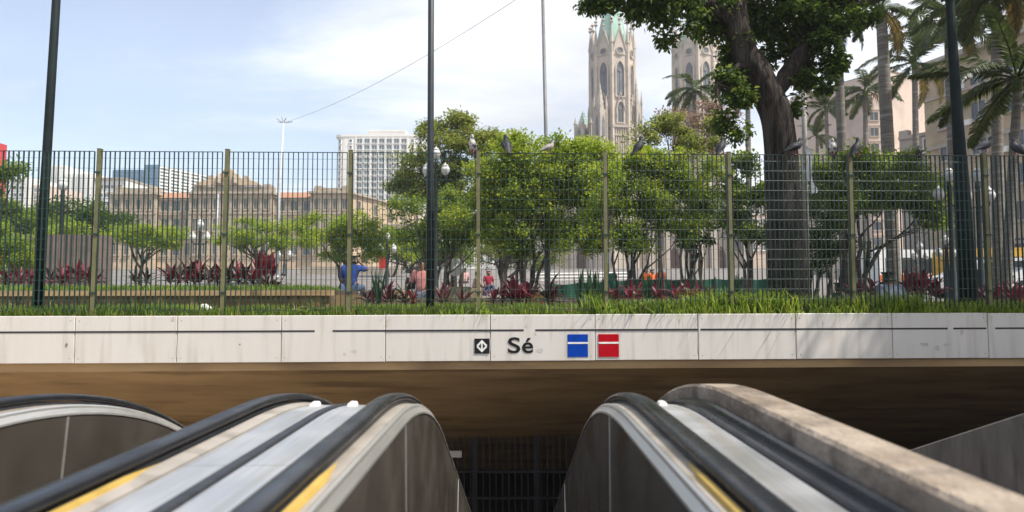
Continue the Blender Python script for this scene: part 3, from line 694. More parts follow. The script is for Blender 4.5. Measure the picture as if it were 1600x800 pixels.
# wings (set back) and pavilions (proud)
for px0, px1, off in ((249, 306, 0), (430, 491, 0)):
    blk('wing_wall', px0, px1, 309, 470, off, 16, m_court)
    b = MB(); z0, z1 = zc(309), zc(302.5)
    b.add([(xc(px0), -.9, z0), (xc(px1), -.9, z0), (xc(px1), 3.2, z1 + .9), (xc(px0), 3.2, z1 + .9), (xc(px0), 9, z0), (xc(px1), 9, z0)], [(0, 1, 3, 2), (2, 3, 5, 4), (0, 2, 4), (1, 5, 3), (0, 4, 5, 1)])
    b.v = [tuple(v) for v in b.v]
    b.f = [(0, 1, 2, 3), (3, 2, 5, 4), (0, 3, 4), (1, 5, 2)]; b.m = [0] * 4
    b.build('roof', m_tile, ct)
    for py in (311, 334, 372): blk('cornice', px0, px1, py - 1.2, py + 1.2, .55, .6, m_courtd)
pav = ((182, 249, 293, 303, 1.6), (306, 430, 291, 303, 2.2), (491, 549, 293, 302, 1.6))
for px0, px1, pt, pc, off in pav:
    blk('pavilion_wall', px0, px1, pc, 470, off, 18, m_court)
    blk('cornice', px0, px1, pc - 1.6, pc + 1.8, off + .3, 3, m_courtd, ovr=.7)
    blk('parapet', px0 + 1, px1 - 1, pt + 1, pc - 1.6, off - .6, 2.5, m_courtd)
    for a in (px0 + 3, px1 - 13): blk('parapet_pier', a, a + 10, pt - 2, pc - 2, off - .3, 2.5, m_courtd)
    for py in (334, 372): blk('cornice', px0, px1, py - 1.4, py + 1.4, off + .2, .6, m_courtd, ovr=.3)
    n_ = max(3, round((px1 - px0) / 15))
    for k_ in range(n_ + 1):
        a = px0 + (px1 - px0) * k_ / n_
        blk('pilaster', a - 1.6, a + 1.6, pc + 2, 333, off + .35, .36, m_courtd)
        blk('pilaster', a - 2, a + 2, 336, 371, off + .35, .36, m_courtd)
    pts_ = [px0 + (px1 - px0) * (k_ + .5) / n_ for k_ in range(n_)]
    facade(ct, (0, -off, 0), UX, FR, [xc(p) for p in pts_], [zc(320)], .95, 2.3, m_courtd, m_glass, .22, .25)
    facade(ct, (0, -off, 0), UX, FR, [xc(p) for p in pts_], [zc(352), zc(388)], 1.05, 2.7, m_courtd, m_glass, .22, .25)
for px0, px1 in ((249, 306), (430, 491)):
    pts_ = [px0 + (px1 - px0) * (k_ + .5) / 3 for k_ in range(3)]
    facade(ct, (0, 0, 0), UX, FR, [xc(p) for p in pts_], [zc(321)], 1.7, 2.3, m_courtd, m_glass, .25, .22)
    facade(ct, (0, 0, 0), UX, FR, [xc(p) for p in pts_], [zc(351), zc(388)], 1.5, 2.8, m_courtd, m_glass, .25, .22)
    for k_ in range(4): blk('pilaster', px0 + (px1 - px0) * k_ / 3 - 1.8, px0 + (px1 - px0) * k_ / 3 + 1.8, 313, 371, .3, .31, m_courtd)
# crest of the central block
b = MB(); cx_ = xc(362)
pr = [(-3.6, 0), (3.6, 0), (3.6, 1.4), (2.6, 1.8), (2.2, 2.6), (1.3, 2.9), (1.0, 3.6), (0, 4.1), (-1.0, 3.6), (-1.3, 2.9), (-2.2, 2.6), (-2.6, 1.8), (-3.6, 1.4)]
b.prism(pr, (cx_, -2.4, zc(291)), UX, Vector((0, 1, 0)), 1.6); b.build('crest', m_court, ct)
for dx in (-1.9, 0, 1.9):
    b = MB(); b.lathe([(.6, 0), (.75, .3), (.45, .8), (.6, 1.5), (.35, 1.9), (.3, 2.3), (.1, 2.5)], (cx_ + dx, -2.9, zc(291) + (.2 if dx else .9)), 10); b.build('statue', m_courtd, ct, True)
for s_ in (-1, 1):
    b = MB(); b.prism([(0, 0), (4.2, 0), (3.3, .7), (1.6, 1.2), (.9, 2.1), (0, 2.4)] if s_ > 0 else [(0, 0), (0, 2.4), (-.9, 2.1), (-1.6, 1.2), (-3.3, .7), (-4.2, 0)], (cx_ + s_ * 3.6, -2.4, zc(291)), UX, Vector((0, 1, 0)), 1.2); b.build('volute', m_court, ct)
# side wing receding on the right end
b = MB(); A = Vector((xc(549), -1.6, 0)); B_ = Vector((xc(549) + 12, 34, 0)); nn = Vector((B_ - A)); nn = Vector((nn.y, -nn.x, 0)).normalized()
wallbox(b, A, B_, 12, zc(470), zc(304), nn); b.build('side_wall', m_court, ct)
b = MB(); wallbox(b, A + nn * .7, B_ + nn * .7, 10, zc(304), zc(301), nn); b.build('cornice', m_courtd, ct)
L_ = (B_ - A).length; facade(ct, A, (B_ - A).normalized(), nn, [L_ * (k_ + .5) / 5 for k_ in range(5)], [zc(321), zc(352)], 1.4, 2.6, m_courtd, m_glass, .25, .22)

# white hotel tower ---------------------------------------------------------
YH_ = 280.
ht = thing('hotel_tower', 'tall white hotel tower with a regular grid of windows and rounded corner', 'tower block', (0, YH_, 0))
xh_ = lambda px: xY(px, YH_); zh_ = lambda py: zY(py, YH_)
b = MB(); x0, x1 = xh_(538), xh_(668); r_ = xh_(538) - xh_(525)
poly = [(x0 - r_ * math.sin(t), r_ - r_ * math.cos(t)) for t in [i * PI / 2 / 8 for i in range(9)]] + [(x0 - r_, 25), (x1, 25), (x1, 0)]
lo = [(p[0], p[1], 0) for p in poly]; hi = [(p[0], p[1], zh_(211)) for p in poly]; k = len(poly)
b.add(lo + hi, [tuple(range(k)), tuple(range(2 * k - 1, k - 1, -1))] + [(i, i + 1, i + 1 + k, i + k) for i in range(k - 1)] + [(k - 1, 0, k, 2 * k - 1)])
b.build('wall', m_hotel, ht)
b = MB(); hi2 = [((p[0] - 8) * 1.012 + 8, (p[1] - 10) * 1.03 + 10, zh_(213)) for p in poly]; hi3 = [(p[0], p[1], zh_(209.5)) for p in hi2]
b.add(hi2 + hi3, [tuple(range(k)), tuple(range(2 * k - 1, k - 1, -1))] + [(i, i + 1, i + 1 + k, i + k) for i in range(k - 1)] + [(k - 1, 0, k, 2 * k - 1)]); b.build('cornice', m_hotel, ht)
b = MB(); b.b2(xh_(573), xh_(631), 3, 14, zh_(211), zh_(201)); b.b2(xh_(572), xh_(632), 2.5, 14.5, zh_(202), zh_(200.5)); b.build('penthouse', m_hotel, ht)
cols_ = [561, 572.6, 584.2, 595.8, 607.4, 619, 630.6]
rows_ = [220 + 9.9 * i for i in range(18)]
facade(ht, (0, 0, 0), UX, FR, [xh_(p) for p in cols_], [zh_(r) for r in rows_], 2.25, 1.95, m_hotel, m_glassb, .16, .3)
facade(ht, (0, 0, 0), UX, FR, [xh_(547), xh_(644), xh_(657)], [zh_(r) for r in rows_], 1.1, 1.5, m_hotel, m_glassb, .16, .3, bars=False)
aa = R(38); facade(ht, (x0 - r_ * math.sin(aa), r_ - r_ * math.cos(aa), 0), (math.cos(aa), -math.sin(aa), 0), (-math.sin(aa), -math.cos(aa), 0), [0], [zh_(r) for r in rows_], 1.7, 1.9, m_hotel, m_glassb, .14, .3)
for i in range(8):
    pxa = 555.2 + 11.6 * i
    b = MB(); b.b2(xh_(pxa) - .28, xh_(pxa) + .28, -.42, .0, 0, zh_(214)); b.build('mullion', m_hotel, ht)

# blue glass block ----------------------------------------------------------
YB = 320.
bt = thing('office_block', 'blue glass office block stepping up behind the courthouse', 'office block', (0, YB, 0))
xb_ = lambda px: xY(px, YB); zb_ = lambda py: zY(py, YB)
b = MB(); b.b2(xb_(175), xb_(230.4), 0, 20, 0, zb_(264)); b.build('low_wing', m_curtain, bt)
b = MB(); b.b2(xb_(230.6), xb_(251.5), -3, 20, 0, zb_(258)); b.build('tower', m_curtain, bt)
for px0, px1, off, pt in ((175, 230.4, 0, 264), (230.6, 251.5, -3, 258)):
    for i in range(9):
        b = MB(); z = zb_(pt + 3 + i * 5.2); b.b2(xb_(px0), xb_(px1), off - .2, off + .01, z - .12, z + .12); b.build('spandrel', mat('spandrel_blue', (.05, .22, .33), None, 1, .4), bt)
A = Vector((xb_(251.5), -2.9, 0)); B_ = Vector((xb_(291) + 6, 42, 0)); nn = (B_ - A); L_ = nn.length; nn = Vector((nn.y, -nn.x, 0)).normalized()
b = MB(); wallbox(b, A, B_, 8, 0, zb_(259), nn); b.build('side_wall', m_glassb, bt)
for i in range(9):
    b = MB(); z = zb_(261 + i * 5.2); wallbox(b, A + nn * .3, B_ + nn * .3, .31, z - .4, z + .4, nn); b.build('floor_band', m_hotel, bt)
for i in range(9):
    c0 = A.lerp(B_, i / 8); c1 = A.lerp(B_, i / 8 + .02); b = MB(); wallbox(b, c0 + nn * .22, c1 + nn * .22, .2, 0, zb_(260), nn); b.build('fin', m_hotel, bt)

# pale buildings closing the view behind the middle trees
YQ = 135.
for nm_, px0_, px1_, pt_, lab_, m_, cs in (('pale_block', 598, 700, 352, 'pale pink office block behind the loose tree left of centre', m_pinkb, 7), ('pale_block', 702, 800, 336, 'pale white office block behind the central trees', m_hotel, 7), ('pale_block', 1172, 1272, 318, 'pale pink block glimpsed either side of the big trunk', m_pinkb, 8), ('pale_block', 802, 868, 356, 'low cream block between the central trees and the cathedral', m_cath, 5)):
    q_ = thing(nm_, lab_, 'building', (0, YQ, 0)); b = MB(); b.b2(xY(px0_, YQ), xY(px1_, YQ) - .05, 0, 12, 0, zY(pt_, YQ)); b.build('wall', m_, q_)
    b = MB(); b.b2(xY(px0_, YQ) - .2, xY(px1_, YQ) - .1, -.35, 12.2, zY(pt_, YQ), zY(pt_ - 2.5, YQ)); b.build('cornice', m_greyb, q_)
    facade(q_, (0, 0, 0), UX, FR, [xY(px0_ + (px1_ - px0_) * (i + .5) / cs, YQ) for i in range(cs)], [zY(pt_ + 11 + 19 * i, YQ) for i in range(4)], 1.0, 1.5, m_white, m_glass, .12, .12)

# white blocks on the left --------------------------------------------------
YW = 200.
wb = thing('white_block', 'long white rendered block receding behind the left-hand lamp', 'building', (0, YW, 0))
xw = lambda px: xY(px, YW); zw = lambda py: zY(py, YW)
b = MB(); b.b2(xw(66), xw(100), -1, 15, 0, zw(257)); b.build('tower', m_whiteb, wb)
b = MB(); b.b2(xw(100) + .02, xw(146), 0, 18, 0, zw(270)); b.build('wall', m_whiteb, wb)
b = MB(); b.b2(xw(146) + .02, xw(193), 1, 18, 0, zw(279)); b.build('wing_wall', m_whiteb, wb)
b = MB(); b.b2(xw(146), xw(194), .2, 18, zw(278.8), zw(276)); b.build('roof_edge', m_courtd, wb)
for px in (104, 110, 116, 122, 128, 134, 140):
    b = MB(); b.b2(xw(px) - .28, xw(px) + .28, -.35, .0, 0, zw(271.5)); b.build('fin', m_whiteb, wb)
for px in (72, 79, 86, 93):
    b = MB(); b.b2(xw(px) - .25, xw(px) + .25, -1.3, -1, 0, zw(259)); b.build('fin', m_whiteb, wb)
facade(wb, (0, 1, 0), UX, FR, [xw(p) for p in (154, 164, 174, 184)], [zw(p) for p in (290, 303, 316, 329)], 1.5, 1.1, m_whiteb, m_glass, .12, .1)
wb2 = thing('white_block', 'low white office block at the far left beyond the hedge trees', 'building', (0, 170, 0))
x7 = lambda px: xY(px, 170); z7 = lambda py: zY(py, 170)
b = MB(); b.b2(x7(-60), x7(41), 0, 14, 0, z7(274)); b.build('wall', m_whiteb, wb2)
b = MB(); b.b2(x7(41.2), x7(66), 2, 16, 0, z7(286)); b.build('side_block', m_pinkb, wb2)
facade(wb2, (0, 0, 0), UX, FR, [x7(p) for p in (-50, -38, -26, -14, -2, 10, 22, 34)], [z7(p) for p in (281, 292, 303, 314)], 1.3, .9, m_whiteb, m_glass, .1, .1)
facade(wb2, (0, 2, 0), UX, FR, [x7(p) for p in (47, 54, 61)], [z7(p) for p in (294, 305, 316)], .7, 1., m_whiteb, m_glass, .1, .1)
rb = thing('red_building', 'red panelled building edge at the far left of the view', 'building', (0, 90, 0))
x9 = lambda px: xY(px, 90); z9 = lambda py: zY(py, 90)
xR = xY(8, 96)
b = MB(); b.b2(x9(-160), xR, 0, 6, 0, z9(210)); b.build('wall', m_redb, rb)
for i in range(7):
    b = MB(); z = z9(222 + i * 16); b.b2(x9(-160), xR + .03, -.05, .0, z - .04, z + .04); b.build('panel_joint', mat('red_dark', (.3, .02, .02), None, 1, .6), rb)

# right-hand buildings ------------------------------------------------------
YP = 92.
pk = thing('apartment_tower', 'pink rendered tower with a blank side wall behind the palms', 'building', (0, YP, 0))
xp = lambda px: xY(px, YP); zp = lambda py: zY(py, YP)
b = MB(); ztop = zp(106)
b.b2(xp(1360), xp(1391), 0, 20, 0, zp(140)); b.build('front_wall', m_pinkb, pk)
b = MB(); A = Vector((xp(1391.2), -.3, 0)); B_ = Vector((xp(1486), 5, 0)); nn = Vector(((B_ - A).y, -(B_ - A).x, 0)).normalized(); wallbox(b, A, B_, 16, 0, zp(112), nn); b.build('blank_wall', m_pinkb, pk)
b = MB(); wallbox(b, A + nn * .15, B_ + nn * .15, 16, zp(112), zp(110), nn); b.build('parapet', m_greyb, pk)
b = MB(); b.b2(xp(1358.5), xp(1391), -.2, 20, zp(140), zp(138)); b.build('ledge', m_greyb, pk)
facade(pk, (0, 0, 0), UX, FR, [xp(1369)], [zp(183 + 24.5 * i) for i in range(9)], 1.15, 1.15, m_greyb, m_glass, .1, .08)
facade(pk, (0, 0, 0), UX, FR, [xp(1384)], [zp(150 + 24.5 * i) for i in range(10)], .45, 1.3, m_greyb, m_glass, .08, .08, bars=False)
for i in range(10):
    b = MB(); z = zp(172 + 24.5 * i); b.b2(xp(1360) - .08, xp(1391), -.10, .0, z - .1, z + .1); b.build('string_course', m_pinkb, pk)
YL = 66.
lb = thing('low_house', 'low ochre grey house with a stepped parapet and white windows before the pink tower', 'building', (0, YL, 0))
xl = lambda px: xY(px, YL); zl_ = lambda py: zY(py, YL)
A = Vector((xl(1408), 0, 0)); B_ = Vector((xl(1500), -9, 0)); dd = (B_ - A); L_ = dd.length; nn = Vector((dd.y, -dd.x, 0)).normalized(); dd.normalize()
b = MB(); wallbox(b, A, B_, 10, 0, zl_(221), nn); b.build('wall', m_greyb, lb)
b = MB(); wallbox(b, A + nn * .25, B_ + nn * .25, .6, zl_(221), zl_(216), nn); b.build('cornice', m_greyb, lb)
for u0, u1, py in ((0, .9, 207), (L_ * .52, L_ * .58, 205), (L_ * .93, L_, 200)):
    b = MB(); wallbox(b, A + dd * u0 + nn * .1, A + dd * u1 + nn * .1, .8, zl_(216), zl_(py), nn); b.build('parapet_pier', m_greyb, lb)
facade(lb, A, dd, nn, [L_ * .28], [zl_(235), zl_(290), zl_(345)], 1.4, 1.3, m_white, m_glass, .12, .1)
facade(lb, A, dd, nn, [L_ * .66, L_ * .86], [zl_(233), zl_(290), zl_(345)], 1.7, 1.5, m_white, m_glass, .12, .1)
YO = 58.
ob_ = thing('apartment_block', 'ochre apartment block with stacked windows at the right edge', 'building', (0, YO, 0))
xo = lambda px: xY(px, YO); zo = lambda py: zY(py, YO)
A = Vector((xo(1494), 4, 0)); B_ = Vector((xo(1494) + 7.5, -19, 0)); dd = B_ - A; L_ = dd.length; nn = Vector((dd.y, -dd.x, 0)).normalized(); dd.normalize()
ztp = zo(88)
b = MB(); wallbox(b, A, B_, 14, 0, ztp, nn); b.build('wall', m_yelb, ob_)
b = MB(); wallbox(b, A + nn * .6 - dd * .4, B_ + nn * .6, 14, ztp, ztp + .5, nn); b.build('cornice', m_greyb, ob_)
b = MB(); wallbox(b, A + dd * 9 + nn * .1, B_ + nn * .1, 12, ztp + .5, ztp + 3.6, nn); b.build('attic', m_yelb, ob_)
wu = [2.2 + 3.1 * i for i in range(7)]; wz = [ztp - 2.3 - 3.15 * i for i in range(6)]
facade(ob_, A, dd, nn, wu, wz, 1.25, 1.55, m_greyb, m_glass, .14, .14)
facade(ob_, A, dd, nn, wu[3:], [ztp + 2.1], 1.2, 1.3, m_greyb, m_glass, .12, .14)
facade(ob_, A, dd, nn, [u + 1.55 for u in wu[:6]], wz[::2], .5, 1.2, m_white, m_whiteb, .08, .14, name='shutter', bars=False)
for i in range(4):
    b = MB(); z = 4.4 + 4.8 * i; wallbox(b, A + nn * .18, B_ + nn * .18, .2, z - .14, z + .14, nn); b.build('string_course', m_greyb, ob_)
for i, (u, z) in enumerate(((4.0, wz[1] - .9), (7.1, wz[2] - .9), (10.2, wz[0] - .9), (13.3, wz[3] - .9), (13.3, wz[1] - .9))):
    b = MB(); c0 = A + dd * u; wallbox(b, c0 + nn * .45, c0 + dd * .75 + nn * .45, .46, z - .25, z + .25, nn); b.build('air_conditioner', m_hotel, ob_)
for i in range(6):           # arched ground-floor openings
    b = MB(); u = 2.2 + 3.6 * i; ar = [(-1.1, 0), (1.1, 0), (1.1, 2.3)] + [(1.1 * math.cos(t), 2.3 + 1.1 * math.sin(t)) for t in [PI * j / 10 for j in range(1, 10)]] + [(-1.1, 2.3)]
    b.prism(ar, A + dd * u - nn * .05, dd, nn, .10); b.build('arch', m_dkint, ob_)
wl_ = thing('white_house', 'low pale house with one window between the grey palm trunks', 'building', (0, 105, 0))
x1_ = lambda px: xY(px, 105); z1_ = lambda py: zY(py, 105)
b = MB(); b.b2(x1_(1268), x1_(1361), 0, 9, 0, z1_(206)); b.build('wall', m_whiteb, wl_)
b = MB(); b.b2(x1_(1318), x1_(1362), -.4, 9.4, z1_(206), z1_(199)); b.build('roof_block', m_whiteb, wl_)
b = MB(); b.b2(x1_(1267), x1_(1318) - .02, -.2, 9.2, z1_(206), z1_(204)); b.build('coping', m_greyb, wl_)
facade(wl_, (0, 0, 0), UX, FR, [x1_(1290), x1_(1330), x1_(1353)], [z1_(219), z1_(262), z1_(305)], 1.1, 1.0, m_greyb, m_glass, .1, .1)

# cathedral -----------------------------------------------------------------
def tower(root, pxc, Y, Rt):
    yo = Y - root.location.y; z = lambda py: zY(py, Y); xc0 = xY(pxc, Y)
    angs = [R(-10 + 45 * k) for k in range(8)]
    pt = lambda a, r: Vector((xc0 + r * math.sin(a), yo - r * math.cos(a), 0))
    b = MB(); zb0, zt0 = 2.5, z(97)
    lo = [pt(a, Rt) for a in angs]; b.add([(p.x, p.y, zb0) for p in lo] + [(p.x, p.y, zt0) for p in lo], [(k, (k + 1) % 8, (k + 1) % 8 + 8, k + 8) for k in range(8)] + [tuple(range(8, 16))])
    b.build('tower_shaft', m_cath, root)
    fw = 2 * Rt * math.sin(R(22.5))
    for k in range(8):
        am = (angs[k] + angs[(k + 1) % 8]) / 2 if k < 7 else angs[7] + R(22.5)
        n = Vector((math.sin(am), -math.cos(am), 0)); ux = Vector((math.cos(am), math.sin(am), 0)); ap = Rt * math.cos(R(22.5))
        if n.y > .55: continue
        c = Vector((xc0, yo, 0)) + n * ap
        # gable
        b = MB(); hgt = z(57) - zt0
        b.prism([(-fw / 2, 0), (fw / 2, 0), (.12, hgt), (-.12, hgt)], c + Vector((0, 0, zt0)) - n * .5, ux, n, .62); g = b.build('gable', m_cath, root)
        for s in (-1, 1):
            b = MB(); b.tube([c + ux * s * fw / 2 + n * .16 + Vector((0, 0, zt0)), c + n * .16 + Vector((0, 0, z(56.5)))], .17, 6); b.build('coping', m_cathg, g)
        b = MB(); top = c + n * .1 + Vector((0, 0, z(57)))
        b.lathe([(.18, 0), (.12, .5), (.34, .8), (.12, 1.1), (.10, 1.5), (.40, 1.85), (.14, 2.2), (.03, 2.5)], top, 8); b.build('finial', m_cathg, g)
        # round window: ring, pane
        b = MB(); zc_ = z(91); ring = []
        for rr, dn in ((.86, .08), (.86, .3), (.62, .3), (.62, .13)):
            ring.append([c + ux * rr * math.cos(t) + Vector((0, 0, zc_ + rr * math.sin(t))) + n * dn for t in [2 * PI * j / 18 for j in range(18)]])
        vs = sum(ring, []); b.add(vs, [(r_i * 18 + j, r_i * 18 + (j + 1) % 18, (r_i + 1) * 18 + (j + 1) % 18, (r_i + 1) * 18 + j) for r_i in range(3) for j in range(18)]); rw = b.build('round_window', m_cathg, root)
        b = MB(); b.prism([(.64 * math.cos(2 * PI * j / 18), .64 * math.sin(2 * PI * j / 18)) for j in range(18)], c + Vector((0, 0, zc_)) + n * .09, ux, n, .08); b.build('pane', m_slate, rw)
        # two tiers of lancets
        for z0, z1, w in ((z(200), z(168), .62), (z(160), z(107), .80)):
            def arch(w_, z0_, z1_):
                hs = z1_ - w_ * 1.9
                return [(-w_, z0_), (w_, z0_), (w_, hs), (w_ * .82, hs + w_ * .8), (w_ * .45, hs + w_ * 1.45), (0, z1_), (-w_ * .45, hs + w_ * 1.45), (-w_ * .82, hs + w_ * .8), (-w_, hs)]
            ou, inn = arch(w + .26, z0 - .2, z1 + .35), arch(w, z0, z1); kk = len(ou)
            b = MB(); A3 = lambda p, d: c + ux * p[0] + Vector((0, 0, p[1])) + n * d
            vs = [A3(p, 0) for p in ou] + [A3(p, .3) for p in ou] + [A3(p, .3) for p in inn] + [A3(p, .02) for p in inn]
            b.add(vs, [(q * kk + j, q * kk + (j + 1) % kk, (q + 1) * kk + (j + 1) % kk, (q + 1) * kk + j) for q in range(3) for j in range(kk)]); lw = b.build('lancet_window', m_cath, root)
            b = MB(); b.prism(inn, c - n * .06, ux, n, .1); b.build('pane', m_slate, lw)
            b = MB(); b.prism([(-.06, z0), (.06, z0), (.06, z1 - .5), (-.06, z1 - .5)], c + n * .04, ux, n, .1)
            zz = z1 - w * 2.2
            b.prism([(.42 * math.cos(2 * PI * j / 12), zz + .42 * math.sin(2 * PI * j / 12)) for j in range(12)], c + n * .04, ux, n, .12); b.build('tracery', m_slate, lw)
            if z0 < z(180):
                b = MB()
                for s in (-1, 1): b.tube([c + ux * s * (w + .35) + n * .32 + Vector((0, 0, z1 - 1.9)), c + n * .32 + Vector((0, 0, z1 + 1.9))], .13, 6)
                b.build('hood_gable', m_cathg, lw)
        # balustrade panel with little shafts
        b = MB(); zbt, zbb = z(204), z(238)
        b.prism([(-fw / 2 - .1, zbt - .5), (fw / 2 + .1, zbt - .5), (fw / 2 + .1, zbt), (-fw / 2 - .1, zbt)], c, ux, n, .5)
        b.prism([(-fw / 2 - .1, zbt - 2.2), (fw / 2 + .1, zbt - 2.2), (fw / 2 + .1, zbt - 1.9), (-fw / 2 - .1, zbt - 1.9)], c, ux, n, .4); gal = b.build('gallery', m_cathg, root)
        for j in range(7):
            b = MB(); u = -fw / 2 + fw * (j + .5) / 7; b.prism([(u - .09, zbb - 1), (u + .09, zbb - 1), (u + .09, zbt - .5), (u - .09, zbt - .5)], c, ux, n, .28); b.build('shaft', m_cath, gal)
    for k in range(8):
        p = pt(angs[k], Rt)
        if p.y - yo > Rt * .5: continue
        b = MB(); b.tube([(p.x, p.y, 2.5), (p.x, p.y, zt0 + .3)], [.62, .42], 6); bu = b.build('buttress', m_cath, root)
        b = MB(); b.tube([(p.x, p.y, zt0 + .3), (p.x, p.y, zt0 + 2.3), (p.x, p.y, zt0 + 2.4), (p.x, p.y, z(52))], [.40, .36, .5, .05], 6); b.build('pinnacle', m_cathg, bu)
        b = MB(); b.lathe([(.08, 0), (.12, .3), (.42, .7), (.12, 1.0), (.4, 1.35), (.12, 1.7), (.02, 2.0)], (p.x, p.y, z(53)), 8); b.build('finial', m_cathg, bu)
    b = MB(); zs0, zs1 = z(96), 67.
    lo = [pt(a, Rt * .84) for a in angs]
    b.add([(p.x, p.y, zs0) for p in lo] + [(xc0, yo, zs1)], [(k, (k + 1) % 8, 8) for k in range(8)]); sp_ = b.build('spire', m_copper, root)
    for k in range(8):
        b = MB(); p = lo[k]; b.tube([(p.x, p.y, zs0), (xc0, yo, zs1)], [.16, .06], 5); b.build('rib', mat('copper_rib', (.36, .50, .42), None, 2, .7), sp_)
def pinnacle(root, px, Y, pyt, pyb, w, m=None, copper=False):
    yo = Y - root.location.y; x = xY(px, Y); zt_, zb_2 = zY(pyt, Y), zY(pyb, Y); h = zt_ - zb_2
    t = MB(); t.box((x, yo, zb_2 + h * .3), (w, w, h * .6), R(35)); o = t.build('turret', m or m_cathg, root)
    for k in range(4):
        a = R(35 + 90 * k); q = MB(); cx2, cy2 = x + w * .7 * math.cos(a + PI / 4), yo + w * .7 * math.sin(a + PI / 4)
        q.tube([(cx2, cy2, zb_2), (cx2, cy2, zb_2 + h * .62), (cx2, cy2, zb_2 + h * .64), (cx2, cy2, zb_2 + h * .82)], [w * .16, w * .14, w * .2, .02], 6); q.build('small_pinnacle', m_cathg, o)
        a2 = a; n = Vector((math.cos(a2), math.sin(a2), 0)); ux = Vector((-math.sin(a2), math.cos(a2), 0))
        q = MB(); q.prism([(-w * .22, 0), (w * .22, 0), (w * .22, h * .2), (0, h * .3), (-w * .22, h * .2)], Vector((x, yo, zb_2 + h * .22)) + n * w * .5, ux, n, .06); q.build('niche', m_slate, o)
    q = MB(); q.tube([(x, yo, zb_2 + h * .6), (x, yo, zt_)], [w * .5, .03], 8)
    for j in range(4): q.lathe([(.02, 0), (w * (.42 - .08 * j), .12), (.02, .3)], (x, yo, zb_2 + h * (.66 + .08 * j)), 8)
    q.build('spirelet', m_copper if copper else m_cathg, o)
YT = 130.
ca = thing('cathedral', 'pale stone gothic cathedral with two green copper spired towers behind the trees', 'cathedral', (0, YT, 0))
tower(ca, 958.5, YT, 4.45); tower(ca, 1090, YT + 6, 4.6)
pinnacle(ca, 939, YT - 6, 128, 238, 1.7); pinnacle(ca, 996, YT - 1, 122, 238, 1.5); pinnacle(ca, 927, YT - 1, 150, 238, 1.2); pinnacle(ca, 912, YT - 3, 173, 232, 2.2, copper=True)
pinnacle(ca, 1064, YT + 1, 150, 238, 1.3); pinnacle(ca, 1121, YT + 2, 140, 238, 1.5)
xt = lambda px: xY(px, YT); zt_c = lambda py: zY(py, YT)
b = MB(); b.b2(xt(870), xt(1168), 2, 40, 2.4, zt_c(300)); b.build('facade_wall', m_cath, ca)
b = MB(); b.b2(xt(905), xt(1140), 4, 40, zt_c(300), zt_c(238)); b.build('upper_wall', m_cath, ca)
b = MB(); b.b2(xt(868), xt(1170), 1.4, 3, zt_c(301), zt_c(297)); b.build('cornice', m_cathg, ca)
for i in range(13):
    px = 872 + i * 24.5
    b = MB(); b.b2(xt(px) - .55, xt(px) + .55, 1.0, 2.02, 2.4, zt_c(303)); b.build('buttress', m_cath, ca)
for i in range(12):
    px = 884.2 + i * 24.5; arch_ = [(-.95, 0), (.95, 0), (.95, 4.6), (.7, 5.6), (0, 6.6), (-.7, 5.6), (-.95, 4.6)]
    b = MB(); b.prism(arch_, (xt(px), 1.96, 2.9 if i % 3 == 1 else 8.6), UX, FR, .1); b.build('portal' if i % 3 == 1 else 'lancet_window', mat('door_brown', (.10, .045, .03), None, 2, .7) if i % 3 == 1 else m_slate, ca)
for i in range(5):
    b = MB(); b.b2(xt(860) - i, xt(1180) + i, -1.5 - .9 * i, .99, 2.2 - .25 * i, 2.5 - .25 * i); b.build('step', m_pinkst, ca)

# ------------------------------------------------------------------ vegetation
def leaves(centers, rad, per, size, seed, flat=.75, droop=0.0):
    "leaf faces (folded quads) scattered in clumps; returns verts, faces"
    g = np.random.default_rng(seed); C = np.repeat(np.asarray(centers), per, axis=0); n = len(C)
    if hasattr(rad, '__len__'): rad = np.repeat(np.asarray(rad), per)
    d = g.normal(size=(n, 3)); d /= np.linalg.norm(d, axis=1)[:, None]
    r = g.random(n) ** .45
    p = C + d * (r * rad)[:, None] * np.array([1, 1, flat])
    ax = d * .6 + g.normal(size=(n, 3)) * .75; ax[:, 2] = ax[:, 2] * .7 - droop; ax /= np.linalg.norm(ax, axis=1)[:, None]
    up = g.normal(size=(n, 3)) * .55 + np.array([0, 0, 1.]); sd_ = np.cross(ax, up); sd_ /= np.linalg.norm(sd_, axis=1)[:, None] + 1e-9
    nn = np.cross(sd_, ax); L = size * g.uniform(.6, 1.25, n)[:, None]; wv = L * .27
    a0 = p; a1 = p + ax * L * .5 + sd_ * wv + nn * L * .07; a2 = p + ax * L - nn * L * .06; a3 = p + ax * L * .5 - sd_ * wv + nn * L * .07
    V = np.stack([a0, a1, a2, a3], 1).reshape(-1, 3); Fq = np.arange(4 * n).reshape(-1, 4)
    return V, Fq
def blob_clumps(blobs, seed, per_m3=2.2, shell=.45):
    g = np.random.default_rng(seed); out = []
    for (c, r, k) in blobs:
        ns = max(3, k // 8); r = np.asarray(r)
        d = g.normal(size=(ns, 3)); d /= np.linalg.norm(d, axis=1)[:, None]; sc_ = np.asarray(c) + d * (g.random(ns) ** .5)[:, None] * r * np.array([1.2, 1.15, 1.4])
        which = g.integers(0, ns, k); sz_ = g.uniform(.22, .62, ns)
        d = g.normal(size=(k, 3)); d /= np.linalg.norm(d, axis=1)[:, None]; q = g.random(k) ** .4
        out.append(sc_[which] + d * (q * sz_[which])[:, None] * r * np.array([1.15, 1.15, .9]))
    return np.concatenate(out)
